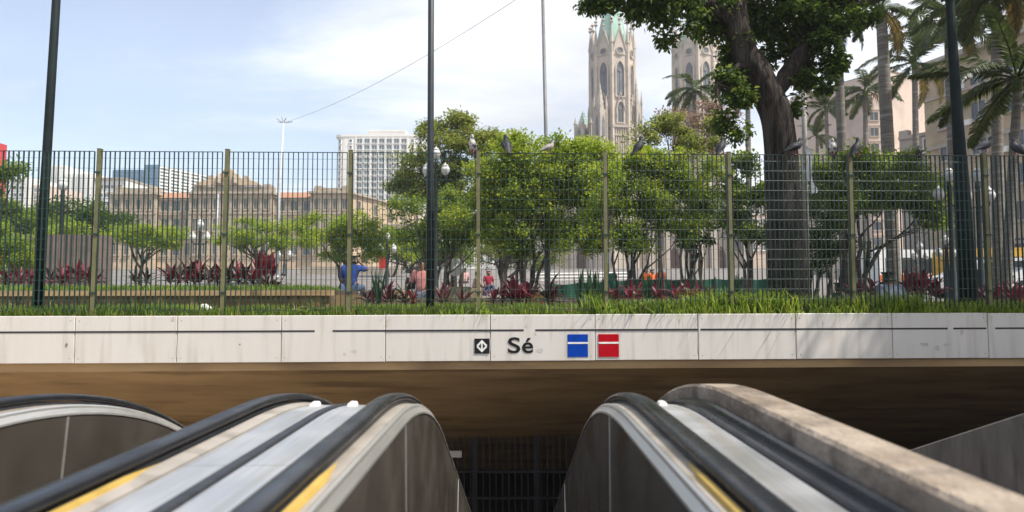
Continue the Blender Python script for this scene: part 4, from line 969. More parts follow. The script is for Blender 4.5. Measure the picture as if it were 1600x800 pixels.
def limb(b, p0, p1, r0, r1, seed, bend=.12, n=7, side=7):
    g = random.Random(seed); p0 = Vector(p0); p1 = Vector(p1); L = (p1 - p0).length; pts = []; rad = []
    o1 = Vector((g.uniform(-1, 1), g.uniform(-1, 1), g.uniform(-.3, .3))) * L * bend
    for i in range(n):
        t = i / (n - 1); p = p0.lerp(p1, t) + o1 * math.sin(PI * t) + Vector((g.uniform(-1, 1), g.uniform(-1, 1), 0)) * L * .018 * (0 < i < n - 1)
        p.x += 0; pts.append(p); rad.append(r0 + (r1 - r0) * t ** .8)
    b.tube(pts, rad, side)
    return pts
def tree(label, base, blobs, m_leaf, seed, trunks, leafsize=.2, per=38, clump=.42, m_tr=None, r0=.09, twigs=10, group='trees of the square', name='leafy_tree', droop=0., dense=1.55):
    """base point, blobs [(centre, radii, clumps)], trunks = how many stems; stems fan out into the blobs"""
    o = thing(name, label, 'tree', base, 0, group); B0 = Vector(base)
    loc = [(tuple(Vector(c) - B0), r, k) for c, r, k in blobs]
    loc = [(c, r, int(k * dense)) for c, r, k in loc]
    cl = blob_clumps(loc, seed); g = random.Random(seed)
    b = MB(); used = []
    for s in range(trunks):
        st = Vector((g.uniform(-.28, .28) if trunks > 1 else 0, g.uniform(-.2, .2) if trunks > 1 else 0, -.1))
        bl = loc[s % len(loc)]; ctr = Vector(bl[0])
        fork = st.lerp(ctr, .5) ; fork.x = st.x + (ctr.x - st.x) * .38; fork.y = st.y + (ctr.y - st.y) * .4
        pts = limb(b, st, fork, r0, r0 * .66, seed * 31 + s, .10)
        for q in range(max(2, twigs // trunks)):
            tgt = Vector(cl[g.randrange(len(cl))])
            if (tgt - ctr).length > 2.2 * max(bl[1]): tgt = ctr + Vector((g.uniform(-1, 1) * bl[1][0], g.uniform(-1, 1) * bl[1][1], g.uniform(-.3, .9) * bl[1][2])) * .8
            br = limb(b, pts[-1 - g.randrange(2)], tgt, r0 * .5, r0 * .1, seed * 77 + s * 13 + q, .14, 6, 5)
            for u in range(2):
                t2 = br[3] + Vector((g.uniform(-1, 1), g.uniform(-1, 1), g.uniform(-.1, .9))) * .6 * max(bl[1]) * .6
                limb(b, br[3], t2, r0 * .22, r0 * .06, seed * 177 + s * 13 + q * 3 + u, .14, 4, 4)
    b.build('trunk', m_tr or m_bark2, o, True)
    V, Fq = leaves(cl, clump * nrg.uniform(.5, 1.35, len(cl)), int(per * 1.0), leafsize * .76, seed, .7, droop)
    raw('crown', V, Fq, m_leaf, o)
    return o
def B(px, py, Y, rx, ry, rz, k): return (tuple(W(px, py, Y)), (rx, ry, rz), k)
def base(px, Y): x = W(px, 450, Y).x; return (x, Y, G(x, Y))

# small trees before the courthouse
tree('round yellow-green tree before the courthouse left pavilion', base(222, 27), [B(222, 366, 27, 1.35, 1.2, .42, 90), B(195, 372, 27, .7, .7, .35, 30), B(250, 374, 27, .7, .7, .3, 30)], l_bright, 21, 1, .15, 44, .30, r0=.1)
tree('small yellow-green tree before the courthouse central block', base(405, 33), [B(400, 362, 33, 1.5, 1.3, .6, 90), B(430, 372, 33, .8, .8, .5, 40), B(370, 375, 33, .7, .7, .4, 30)], l_bright, 22, 1, .16, 44, .34, r0=.1)
tree('spreading light green tree in front of the courthouse right end', base(530, 25), [B(505, 362, 25, 1.0, 1, .5, 60), B(545, 360, 25, 1.1, 1, .5, 70), B(575, 378, 25, .8, .8, .5, 45), B(520, 385, 25, .9, .9, .4, 40)], l_bright, 23, 3, .15, 44, .30, r0=.07)
tree('broad dark tree far behind the seated man in royal blue', base(640, 48), [B(625, 395, 48, 1.8, 1.5, .9, 70), B(665, 388, 48, 2.0, 1.5, 1.1, 80), B(700, 398, 48, 1.6, 1.5, .8, 60)], l_mid, 71, 3, .26, 40, .55, r0=.16)
tree('broad green tree far behind the central cordylines', base(790, 52), [B(755, 385, 52, 2.0, 1.6, 1.3, 80), B(800, 380, 52, 2.2, 1.6, 1.4, 90), B(845, 392, 52, 1.8, 1.6, 1., 70)], l_olive, 72, 3, .26, 40, .55, r0=.16)
tree('yellow-green tree at the end of the courthouse', base(612, 40), [B(605, 372, 40, 1.0, 1, .6, 50), B(632, 380, 40, 1., 1, .7, 50)], l_bright, 73, 2, .2, 40, .42, r0=.1)
# left greens
tree('dark bushy tree behind the brown hoarding left of the first olive post', base(118, 30), [B(95, 345, 30, 1.0, 1, .7, 60), B(140, 340, 30, 1.2, 1, .8, 80), B(165, 355, 30, .9, .9, .7, 60), B(120, 372, 30, 1.5, 1, .6, 60)], l_dark, 24, 2, .17, 44, .36, r0=.12)
tree('mid green tree at the far left in front of the white office block', base(22, 27), [B(10, 345, 27, 1.2, 1, .8, 80), B(50, 350, 27, .9, .9, .7, 60), B(-15, 330, 27, 1., 1, .8, 50)], l_mid, 25, 2, .16, 44, .34, r0=.1)
tree('yellow-green shrub tree low at the far left before the hoarding', base(15, 17), [B(8, 395, 17, .55, .5, .5, 60), B(40, 400, 17, .4, .4, .35, 35), B(-15, 380, 17, .5, .5, .6, 40)], l_bright, 26, 2, .11, 44, .2, r0=.04)
tree('overhanging leafy branch tree cut by the left edge of the view', base(-45, 15), [B(-30, 285, 15, .5, .5, .35, 40), B(5, 272, 15, .35, .35, .25, 14), B(-60, 300, 15, .7, .6, .5, 50)], l_mid, 27, 1, .13, 36, .22, r0=.06)
tree('yellow-green low tree right of the brown hoarding', base(112, 24), [B(115, 368, 24, .8, .7, .3, 44)], l_bright, 28, 1, .14, 44, .26, r0=.05)
# centre
tree('tall loose tree with reddish tips right behind the slim black pole', base(708, 24), [B(690, 205, 24, 1.0, .9, .55, 50), B(735, 215, 24, 1.0, .9, .5, 50), B(665, 250, 24, .95, .9, .5, 55), B(720, 255, 24, 1.2, 1, .55, 65), B(645, 285, 24, .75, .7, .4, 40), B(690, 285, 24, 1.1, 1, .4, 50), B(765, 240, 24, .8, .8, .5, 40), B(745, 290, 24, 1.0, .9, .5, 50), B(660, 300, 24, .8, .8, .4, 40), B(720, 190, 24, .6, .6, .3, 24), B(630, 290, 24, .5, .5, .3, 24)], l_olive, 31, 4, .17, 36, .34, r0=.09)
tree('low spreading tree under the tall loose tree, left of centre', base(690, 21), [B(655, 340, 21, .9, .8, .5, 65), B(700, 330, 21, 1.1, .9, .55, 80), B(745, 350, 21, 1.0, .9, .55, 70), B(640, 365, 21, .6, .6, .4, 35), B(690, 370, 21, .9, .8, .4, 40)], l_mid, 32, 5, .14, 40, .3, r0=.06)
tree('feathery bright green tree filling the centre behind the grey flagpole', base(820, 19), [B(790, 255, 19, .9, .8, .5, 70), B(840, 255, 19, 1.0, .8, .5, 70), B(880, 250, 19, 1.0, .9, .55, 75), B(810, 305, 19, 1.1, .9, .6, 85), B(865, 310, 19, 1.1, .9, .6, 85), B(905, 290, 19, .8, .8, .55, 60), B(775, 320, 19, .8, .8, .5, 50), B(840, 350, 19, 1.0, .8, .4, 40), B(760, 285, 19, .7, .7, .6, 50), B(930, 330, 19, .8, .8, .6, 50), B(890, 365, 19, .8, .8, .4, 40), B(790, 365, 19, .8, .8, .4, 34), B(815, 225, 19, .5, .5, .25, 25), B(865, 232, 19, .6, .6, .3, 30), B(925, 275, 19, .7, .7, .5, 45), B(905, 372, 19, .7, .6, .35, 30), B(945, 378, 19, .6, .6, .3, 24), B(825, 380, 19, .7, .6, .3, 24), B(765, 375, 19, .6, .6, .3, 24), B(750, 335, 19, .8, .8, .5, 45), B(860, 275, 19, 1.2, .9, .7, 70), B(905, 225, 19, .5, .5, .3, 25)], l_bright, 33, 7, .14, 44, .3, r0=.06)
tree('olive multi-stemmed tree behind the bright centre tree', base(790, 27), [B(770, 300, 27, 1.2, 1, .8, 70), B(830, 290, 27, 1.4, 1, .9, 80), B(800, 350, 27, 1.3, 1, .7, 60)], l_mid, 34, 4, .17, 36, .36, r0=.09)
tree('bright young tree with thin bare stems right of the central post', base(985, 16.5), [B(960, 285, 16.5, .7, .6, .6, 60), B(1010, 275, 16.5, .75, .6, .55, 60), B(1045, 300, 16.5, .7, .6, .5, 55), B(985, 325, 16.5, .8, .6, .45, 55), B(1055, 345, 16.5, .6, .5, .35, 35), B(930, 330, 16.5, .5, .5, .4, 35), B(1000, 245, 16.5, .6, .5, .3, 30), B(950, 245, 16.5, .5, .5, .3, 28), B(980, 370, 16.5, .7, .6, .35, 40), B(1030, 330, 16.5, .6, .6, .4, 40), B(1060, 265, 16.5, .5, .5, .35, 34), B(1085, 300, 16.5, .5, .5, .5, 34), B(1020, 240, 16.5, .5, .5, .3, 26), B(950, 350, 16.5, .6, .5, .4, 36), B(1110, 275, 16.5, .4, .4, .4, 24)], l_bright, 35, 7, .12, 42, .25, r0=.045)
tree('slim dark stemmed sapling directly behind the central olive post', base(937, 10.6), [B(952, 262, 10.6, .32, .3, .25, 22), B(935, 300, 10.6, .28, .25, .2, 12)], l_bright, 36, 1, .09, 36, .16, r0=.03)
tree('sparse tree with dry pinkish leaves below the right cathedral tower', base(1082, 21), [B(1075, 200, 21, .9, .8, .65, 40), B(1110, 215, 21, .8, .8, .6, 40), B(1060, 235, 21, .8, .8, .5, 30), B(1095, 175, 21, .5, .5, .3, 18), B(1130, 250, 21, .5, .5, .5, 18)], l_pink, 37, 4, .13, 26, .30, r0=.055)
tree('thin olive tree left of the pinkish one', base(1030, 20), [B(1018, 205, 20, .7, .6, .4, 34), B(1045, 190, 20, .5, .5, .35, 20), B(1010, 240, 20, .7, .6, .4, 40), B(1030, 260, 20, .7, .6, .3, 34), B(1062, 222, 20, .6, .5, .4, 26), B(1098, 235, 20, .6, .5, .4, 26), B(1120, 200, 20, .4, .4, .3, 14)], l_olive, 38, 2, .13, 30, .26, r0=.05)
tree('dark leaved small tree between the young tree and the trunk', base(1090, 18), [B(1085, 365, 18, .55, .5, .3, 40), B(1115, 330, 18, .6, .5, .5, 40), B(1075, 320, 18, .5, .5, .4, 30)], l_dark, 39, 3, .13, 40, .24, r0=.05)
tree('mid green tree close against the left side of the big trunk', base(1172, 15), [B(1165, 290, 15, .55, .5, .5, 55), B(1185, 330, 15, .5, .5, .5, 50), B(1150, 340, 15, .45, .4, .35, 35), B(1160, 255, 15, .35, .35, .3, 20)], l_mid, 40, 3, .12, 42, .22, r0=.05)
tree('flat spreading green tree between the big trunk and the thick pole', base(1330, 16), [B(1300, 275, 16, .8, .7, .4, 75), B(1350, 265, 16, .9, .7, .4, 85), B(1400, 275, 16, .9, .7, .4, 85), B(1440, 300, 16, .7, .6, .35, 55), B(1340, 310, 16, .9, .7, .3, 60), B(1400, 320, 16, .8, .7, .28, 50), B(1460, 340, 16, .5, .5, .2, 30)], l_mid, 41, 5, .12, 42, .24, r0=.07)
tree('dark shady tree behind the right side of the big trunk', base(1282, 19), [B(1278, 330, 19, .7, .6, .7, 70), B(1270, 385, 19, .6, .5, .5, 45), B(1300, 370, 19, .7, .6, .5, 45)], l_dark, 42, 3, .13, 42, .28, r0=.06)

# big street tree -----------------------------------------------------------
YG = 11.4
bt_ = thing('street_tree', 'huge dark tree with thick fissured trunk leaning left above the fence', 'tree', base(1226, YG)); B0 = Vector(bt_.location)
def bigtube(pp, rr, n=20, seed=3):
    g = random.Random(seed); b = MB(); pts = []; rad = []
    P_ = [Vector(W(*p)) - B0 for p in pp]
    for i in range(len(P_) - 1):
        for s in range(6):
            t = s / 6; p = P_[i].lerp(P_[i + 1], t); pts.append(p); rad.append(rr[i] + (rr[i + 1] - rr[i]) * t)
    pts.append(P_[-1]); rad.append(rr[-1])
    # smooth
    for it in range(2): pts = [pts[0]] + [(pts[i - 1] + pts[i] * 2 + pts[i + 1]) / 4 for i in range(1, len(pts) - 1)] + [pts[-1]]
    b.tube(pts, rad, n)
    b.v = [tuple(Vector(v) + Vector((math.sin(v[2] * 5 + v[0] * 31), math.cos(v[2] * 4 + v[1] * 27), 0)) * .012) for v in b.v]
    # fluted ridges of bark
    k = n
    for i in range(len(pts)):
        for j in range(k):
            w = 1 + .05 * math.sin(j * 2.4 + i * .12) + .03 * math.sin(j * 5.3 + i * .35)
            v = Vector(b.v[i * k + j]); b.v[i * k + j] = tuple(pts[i] + (v - pts[i]) * w)
    return b
def big(pp, rr, name, par, seed=1, n=20): return bigtube(pp, rr, n, seed).build(name, m_bark, par, True)
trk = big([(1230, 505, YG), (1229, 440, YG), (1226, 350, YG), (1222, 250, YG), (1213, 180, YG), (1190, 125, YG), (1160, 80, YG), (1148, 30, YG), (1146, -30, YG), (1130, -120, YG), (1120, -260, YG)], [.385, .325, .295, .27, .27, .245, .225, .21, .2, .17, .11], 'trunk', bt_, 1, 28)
big([(1205, 160, YG), (1228, 120, YG + .1), (1262, 70, YG + .2), (1300, 20, YG + .4), (1345, -40, YG + .5), (1390, -140, YG + .6)], [.12, .16, .16, .145, .12, .07], 'limb', bt_, 2)
big([(1150, 40, YG), (1100, 0, YG - .3), (1030, -30, YG - .5), (960, -50, YG - .6)], [.13, .12, .09, .04], 'limb', bt_, 3, 12)
big([(1146, -20, YG), (1190, -90, YG + .3), (1240, -160, YG + .6)], [.15, .12, .06], 'limb', bt_, 4, 12)
big([(1262, 70, YG + .2), (1290, 80, YG - .2), (1310, 100, YG - .3)], [.06, .045, .02], 'limb', bt_, 5, 8)
big([(1168, 95, YG), (1140, 110, YG - .2), (1118, 150, YG - .3)], [.07, .05, .02], 'limb', bt_, 6, 8)
def Bb(px, py, dy, rx, rz, k): return (tuple(Vector(W(px, py, YG + dy)) - B0), (rx, rx * .9, rz), k)
blobs = [Bb(960, -20, -.5, .55, .28, 50), Bb(1020, 5, -.4, .40, .26, 42), Bb(1060, 20, -.2, .5, .36, 60), Bb(1108, 30, .2, .36, .28, 50), Bb(1010, -60, 0, .9, .4, 70), Bb(1090, -40, .3, .8, .5, 80),
         Bb(1180, -20, .5, .7, .4, 70), Bb(1200, 30, .5, .45, .4, 55), Bb(1235, 20, .3, .5, .45, 65), Bb(1270, 20, -.1, .55, .4, 65), Bb(1240, 75, .6, .35, .4, 38), Bb(1300, 50, -.2, .32, .3, 34), Bb(1295, -30, .2, .8, .4, 75), Bb(1195, 75, .6, .3, .3, 26),
         Bb(1140, 72, .1, .2, .2, 24), Bb(1136, 125, -.1, .16, .26, 28), Bb(1152, 165, -.2, .17, .26, 28), Bb(1128, 185, -.2, .12, .16, 12), Bb(1156, 205, -.3, .09, .12, 8), Bb(1262, 125, .1, .2, .24, 22), Bb(1310, 95, -.3, .15, .18, 12), Bb(1245, 165, .3, .12, .16, 9), Bb(1295, 130, -.3, .1, .14, 7),
         Bb(1240, 110, .4, .22, .28, 26), Bb(935, -8, -.4, .35, .2, 26), Bb(985, 12, -.4, .3, .16, 22), Bb(1320, 10, .1, .4, .4, 50), Bb(1290, 85, .0, .3, .3, 30), Bb(1255, 45, .5, .45, .4, 45), Bb(1130, 20, .5, .5, .4, 60), Bb(1150, 120, .2, .22, .3, 24), *[((x - B0.x, y - B0.y, z - B0.z), (r, r, r * .55), k_) for x, y, z, r, k_ in ((9.8, 9.6, 8.4, 1.9, 170), (9.6, 12, 8.6, 2.2, 130), (12.2, 6.4, 8.5, 1.8, 130))], Bb(1200, -120, .3, 1.6, .7, 120), Bb(1050, -150, .2, 1.3, .6, 90), Bb(1330, -110, .4, 1.2, .6, 80)]
cl = blob_clumps(blobs, 51)
V, Fq = leaves(cl, .19 * nrg.uniform(.6, 1.35, len(cl)), 30, .11, 52, .8, .45)
raw('crown', V, Fq, l_dark, bt_)
for q in ((9.8, 9.6, 8.2), (9.6, 12, 8.4), (12.2, 6.4, 8.3)):
    b = MB(); limb(b, Vector(W(1330, -25, YG + .5)) - B0, Vector(q) - B0, .12, .03, int(q[0] * 10), .1, 8, 8); b.build('limb', m_bark, bt_, True)
g = random.Random(9); b = MB()
for c in cl[::9]:
    c = Vector(c); q = min(((Vector(W(*p)) - B0) for p in [(1146, -20, YG), (1160, 80, YG), (1300, 20, YG + .4), (1262, 70, YG + .2), (1030, -30, YG - .5), (1120, 130, YG - .3), (1100, 0, YG - .3), (1205, 160, YG)]), key=lambda p: (p - c).length)
    limb(b, q, c, .018, .004, g.randrange(9999), .15, 5, 5)
b.build('twigs', m_bark2, bt_)['kind'] = 'stuff'
b = MB(); pts = [W(1262, 232, 11.9), W(1265, 255, 11.9), W(1266, 275, 11.9), W(1269, 302, 11.9)]
vs = []
for i in range(25):
    t = i / 24; p = pts[0].lerp(pts[-1], t) + Vector((.035 * math.sin(t * 9), 0, 0)); w = .035 + .03 * abs(math.sin(t * 7 + 1)) ; vs += [(p.x - w, p.y, p.z), (p.x + w, p.y + .03 * math.sin(t * 11), p.z), (p.x, p.y + .03, p.z)]
b.add(vs, [(i * 3 + a, i * 3 + (a + 1) % 3, i * 3 + 3 + (a + 1) % 3, i * 3 + 3 + a) for i in range(24) for a in range(3)])
tag(b.build('ragged_cloth', c_wh), 'ragged pale cloth strip dangling right of the big trunk', 'cloth')

nbx, nby = 13.2, 3.0  # unseen tree, added so its crown shades the right of pit and fascia
tree('big unseen tree right of the station pit, added to shade the right side', (nbx, nby, 0), [((nbx + x, nby + y, z), (r, r, r * .55), k_) for x, y, z, r, k_ in ((0, 0, 8, 2.2, 150), (-2.4, 1.6, 7.8, 2.0, 130), (-1.6, -2.6, 8, 2.1, 130), (-3.6, -1.0, 8.3, 1.9, 110), (-.6, 3.4, 7.8, 2.0, 120), (2.2, .5, 8.4, 2.0, 90), (-2.0, 4.6, 8.6, 1.6, 80))], l_dark, 57, 1, .17, 44, .38, m_bark, .34, name='street_tree', twigs=14)
# palms ---------------------------------------------------------------------
def frond_mesh(L, droop, m, seed, nl=50, wl=.5):
    g = random.Random(seed); b = MB(); pts = []
    for i in range(13):
        t = i / 12; a = droop * t * t
        pts.append(Vector((L * (t - .25 * droop * t * t * t * .6), 0, L * (.42 * t - .62 * droop * t * t))))
    b.tube(pts, [.035 * (1 - .85 * i / 12) * L / 3 + .004 for i in range(13)], 5)
    for i in range(nl):
        t = .12 + .87 * i / (nl - 1); f = t * 12; j = min(11, int(f)); p = pts[j].lerp(pts[j + 1], f - j); tg = (pts[j + 1] - pts[j]).normalized()
        ll = wl * L / 3 * (math.sin(PI * min(1, t * .85 + .12)) ** .6) * g.uniform(.85, 1.15)
        for s in (-1, 1):
            d = (tg * .75 + Vector((0, s, g.uniform(-.15, .3)))).normalized(); w = tg * .036 * L / 3
            m1 = p + d * ll * .55; e = p + d * ll + Vector((0, 0, -.42 * ll)) + tg * .1 * ll
            b.add([p - w * .6, p + w * .6, m1 + w, e, m1 - w], [(0, 1, 2, 4), (4, 2, 3)])
    me = b.build('frond_src', m); d = me.data; bpy.data.objects.remove(me); return d
FM = [frond_mesh(3, .75, l_palm, 1), frond_mesh(3, 1.05, l_palm, 2), frond_mesh(3, .45, l_palm, 3)]; FY = frond_mesh(3, 1.3, l_palmy, 4)
def palm(label, px_b, py_b, px_t, py_t, Y, wpx, sz, nf, seed, lean=0, yellow=0, shaft=True, trunkpts=None):
    g = random.Random(seed); top = W(px_t, py_t, Y); bx = W(px_b, py_b, Y).x; bz = G(bx, Y)
    o = thing('palm_tree', label, 'palm', (bx, Y, bz), 0, 'palms on the right side of the square'); B0 = Vector(o.location); tp = top - B0
    r = wpx / 2 / F * Y; b = MB(); n = 24; pts = []; rad = []
    for i in range(n):
        t = i / (n - 1); pts.append(Vector((tp.x * t, 0, -.1 + (tp.z + .1) * t))); rad.append(r * (1.12 - .25 * t + .10 * math.sin(PI * t)) * (1 + .02 * (i % 2)))
    b.tube(pts, rad, 12); b.build('trunk', m_palmtr, o, True)
    if shaft:
        b = MB(); b.tube([tp + Vector((0, 0, -.05)), tp + Vector((0, 0, .25 * sz)), tp + Vector((0, 0, .6 * sz))], [r * 1.0, r * 1.15, r * .4], 10); b.build('crownshaft', mat('crownshaft', (.09, .13, .03), (.06, .09, .025), 3, .5), o, True)
    for i in range(nf):
        az = 2 * PI * i / nf * 1.0 + g.uniform(-.25, .25); el = g.choice((-.62, -.3, 0, .25, .55)) + g.uniform(-.12, .12)
        me = FY if i < yellow else FM[g.randrange(3)]
        if i < yellow: el = g.uniform(-1.0, -.6)
        f = link('frond', me, o, tp + Vector((0, 0, .35 * sz)), None); f.rotation_euler = Euler((g.uniform(-.3, .3), -el, az), 'XYZ'); k = sz * g.uniform(.85, 1.12); f.scale = (k, k, k)
    return o
palm('palm whose grey trunk stands between the pale pole and the pink tower', 1322, 440, 1309, 40, 21, 12.5, .50, 15, 1)
palm('stoutest grey palm in front of the pink tower edge', 1398, 440, 1377, 22, 19, 17, .56, 17, 2, yellow=1)
palm('slender palm with drooping crown over the blank pink wall', 1434, 440, 1429, 108, 30, 8.5, .85, 16, 3, yellow=2)
palm('tall palm largely hidden behind the thick dark pole', 1497, 440, 1482, 45, 22, 14, .74, 18, 4, yellow=1)
palm('palm with arched crown left of the stoutest palm', 1352, 430, 1352, 150, 38, 7, .92, 15, 5, yellow=1)
palm('small distant palm beside the pale pole', 1300, 430, 1291, 175, 42, 6, .78, 14, 6)
palm('far small palm low against the white house', 1277, 430, 1277, 215, 48, 5, .6, 12, 7)
palm('large palm with fronds sweeping in from the right edge', 1569, 470, 1590, 140, 12.5, 13, .66, 20, 8)
palm('tall dark palm crown filling the upper right corner', 1560, 460, 1556, -12, 17, 14, .72, 20, 9, yellow=2)
palm('second tall palm crown at the top right, nearer the edge', 1640, 460, 1630, 10, 19, 15, .8, 18, 10, yellow=1)
palm('third tall palm crown overhanging the upper right corner', 1660, 460, 1612, -20, 15, 13, .75, 22, 13)
palm('feathery palm crown rising behind the pinkish tree', 1080, 440, 1085, 145, 34, 7, .72, 15, 11)
palm('thin palm trunk seen just left of the big trunk', 1172, 440, 1168, 140, 30, 8, .6, 12, 12)

# grass ---------------------------------------------------------------------
def blades(P0, H, Wd, lean, seed):
    g = np.random.default_rng(seed); n = len(P0); az = g.uniform(0, 2 * PI, n); d = np.stack([np.cos(az), np.sin(az), np.zeros(n)], 1); s = np.stack([-np.sin(az), np.cos(az), np.zeros(n)], 1)
    H = H[:, None]; w = Wd[:, None]; l = (lean * g.uniform(.3, 1.3, n))[:, None]
    z = np.array([0, 0, 1.])
    m1 = P0 + z * H * .55 + d * l * H * .28; tp = P0 + z * H * (1 - .35 * l) + d * l * H * .95
    V = np.stack([P0 - s * w, P0 + s * w, m1 + s * w * .8, m1 - s * w * .8, tp + s * w * .15, tp - s * w * .15], 1).reshape(-1, 3)
    i = np.arange(n)[:, None] * 6; Fq = np.concatenate([i + np.array([[0, 1, 2, 3]]), i + np.array([[3, 2, 4, 5]])], 0)
    return V, Fq
def strip(n, x0, x1, d0, d1, seed):
    g = np.random.default_rng(seed); x = g.uniform(x0, x1, n); y = Y0 + YAW * x + g.uniform(d0, d1, n); return np.stack([x, y, np.full(n, -.005)], 1), g
P0, g = strip(26000, -8.5, 1.2, .045, 1.9, 61)
nz = .5 + .5 * np.sin(P0[:, 0] * 3.1 + np.sin(P0[:, 0] * 1.7) * 2) ; H = (.06 + .09 * g.random(len(P0))) * (.6 + .7 * nz); H += (g.random(len(P0)) < .012) * .14
V, Fq = blades(P0, H, np.full(len(P0), .0045), .8, 62); tag(raw('grass', V, Fq, l_grassd), 'short green grass along the top of the fascia', 'grass', kind='stuff')
P0, g = strip(15000, 1.1, 8.6, .035, 1.5, 63)
cl_ = .55 + .45 * np.sin(P0[:, 0] * 2.3 + 1.2 * np.sin(P0[:, 0] * 5.1)); H = (.15 + .27 * g.random(len(P0)) ** 1.2) * (.55 + .6 * cl_) * np.where(P0[:, 0] > 5.6, .62, 1)
V, Fq = blades(P0, H, np.full(len(P0), .0065), 1.0, 64); tag(raw('tall_grass', V, Fq, l_grass), 'long yellow-green grass spilling along the right half of the fascia', 'grass', kind='stuff')
g = np.random.default_rng(95); n = 1500; x = g.uniform(-8.3, 8.3, n); P0 = np.stack([x, Y0 + YAW * x + g.uniform(.04, 1.3, n), np.full(n, -.005)], 1)
V, Fq = blades(P0, (.05 + .16 * g.random(n)) * np.where(x > 1.1, 1.5, 1), np.full(n, .004), 1.2, 96)
tag(raw('dry_grass', V, Fq, leafmat('dry_blade', (.34, .26, .10), (.22, .16, .06), .4, .3)), 'scattered dry straw-coloured blades among the green grass on the fascia', 'grass', kind='stuff')
# blades hanging over the edge
g = np.random.default_rng(65); n = 110; x = np.concatenate([g.uniform(1.2, 7.0, 90), g.uniform(-.9, .2, 20)]); P0 = np.stack([x, Y0 + YAW * x + .03, np.full(n, .01)], 1)
V = []; Fq = []
for i in range(n):
    p = P0[i]; r = g.uniform(.03, .13); dx = g.uniform(-.13, .08); h = g.uniform(.04, .12); dr_ = g.uniform(-.04, .07) if g.random() < .82 else g.uniform(.08, .2)
    k = len(V)
    for q, (a, bz) in enumerate(((0, 0), (.4, h), (.8, h * .55), (1, -dr_))):
        w = .0045 * (1 - q * .27); c = p + np.array([dx * a, -r * a, bz]); V += [c - [w, 0, 0], c + [w, 0, 0]]
    Fq += [[k + 2 * q, k + 2 * q + 1, k + 2 * q + 3, k + 2 * q + 2] for q in range(3)]
tag(raw('overhanging_grass', np.array(V), np.array(Fq), l_grass), 'loose grass blades bending over the edge of the white fascia', 'grass', kind='stuff')
# lawn on the raised bed
g = np.random.default_rng(66); n = 14000; P0 = np.stack([g.uniform(-13, -2.95 - .45, n), g.uniform(10.45, 12.8, n), np.full(n, .33)], 1)
V, Fq = blades(P0, .06 + .09 * g.random(n), np.full(n, .006), .8, 67); tag(raw('lawn', V, Fq, l_grassd), 'clipped green grass on top of the raised planter', 'grass', kind='stuff')
g = np.random.default_rng(68); n = 9000; P0 = np.stack([g.uniform(-2.6, 9, n), g.uniform(10.0, 12.6, n), np.full(n, 0.)], 1)
V, Fq = blades(P0, .05 + .12 * g.random(n) ** 2, np.full(n, .006), .9, 69); tag(raw('undergrowth', V, Fq, l_grassd), 'ground cover growing behind the fence around the red plants', 'undergrowth', kind='stuff')

# raised planter ------------------------------------------------------------
pl = thing('raised_planter', 'long low brick planter with an overhanging weathered coping on the left', 'planter', (-8, 10.3, 0))
b = MB(); b.b2(-6, 4.98, .07, 2.7, -.05, .245); b.build('planter_wall', m_plant, pl)
b = MB(); b.b2(-6, 4.9, .3, 2.6, .245, .33); b.build('soil', m_soil, pl)
for i in range(9):
    b = MB(); x0 = -6 + i * 1.23; b.b2(x0 + .004, x0 + 1.226, 0, .28, .247, .337 + rng.uniform(-.004, .004)); b.build('coping_stone', m_wood, pl)
for i in range(12):
    b = MB(); x0 = -6 + i * .98; b.b2(x0, x0 + .12, .035, .072, -.05, .24); b.build('pier', m_plant, pl)
# hoarding
hd = thing('hoarding', 'grey-brown sheet hoarding behind the red plants on the left', 'hoarding', (xY(90, 20), 20, G(xY(90, 20), 20)))
xa_, xb2 = xY(22, 20) - hd.location.x, xY(146, 20) - hd.location.x; zt2 = zY(365, 20) - hd.location.z
for i in range(9):
    b = MB(); w = (xb2 - xa_) / 9; x0 = xa_ + w * i
    pr = [(0, 0), (w * .2, .02), (w * .3, 0), (w * .5, .02), (w * .6, 0), (w * .8, .02), (w * .985, 0), (w * .985, .05), (0, .05)]
    vs = [(x0 + p[0], p[1], z) for z in (0, zt2 + rng.uniform(-.015, .015)) for p in pr]; k = 9
    b.add(vs, [(j, (j + 1) % k, (j + 1) % k + k, j + k) for j in range(k)] + [tuple(range(k, 2 * k))]); b.build('sheet', m_hoard, hd)
b = MB(); b.b2(xa_, xb2, .052, .10, .3, .38); b.b2(xa_, xb2, .052, .10, zt2 - .3, zt2 - .22); b.build('rail', m_pole, hd)
b = MB(); b.b2(xb2 + .005, xb2 + .13, -.01, .8, 0, zt2 + .01); b.build('end_sheet', m_hoard, hd)

# cordylines, sword plants, spider plants --------------------------------------
def strap(L, w, droop, m, seed, n=5, rise=1.0):
    g = random.Random(seed); b = MB(); vs = []
    for i in range(n + 1):
        t = i / n; c = Vector((L * (t * .75), 0, L * (rise * t * .8 - droop * t * t))); ww = w * math.sin(PI * min(.97, .12 + t * .86)) + .001
        vs += [c + Vector((0, -ww, .12 * ww)), c + Vector((0, 0, -.25 * ww)), c + Vector((0, ww, .12 * ww))]
    b.add(vs, [(i * 3 + a, i * 3 + a + 1, i * 3 + 4 + a, i * 3 + 3 + a) for i in range(n) for a in range(2)])
    o = b.build('src', m); d = o.data; d.name = 'leaf'; bpy.data.objects.remove(o); return d
ST = {'dark': [strap(.34, .028, .35, l_redd, 1), strap(.34, .03, .7, l_redd, 2), strap(.30, .026, .1, l_red, 3)],
      'red': [strap(.32, .034, .35, l_red, 4), strap(.32, .034, .6, l_redb, 5), strap(.28, .03, .1, l_redb, 6)],
      'crimson': [strap(.30, .036, .3, l_redb, 7), strap(.30, .036, .55, l_redb, 8), strap(.27, .032, .1, l_redb, 9)]}
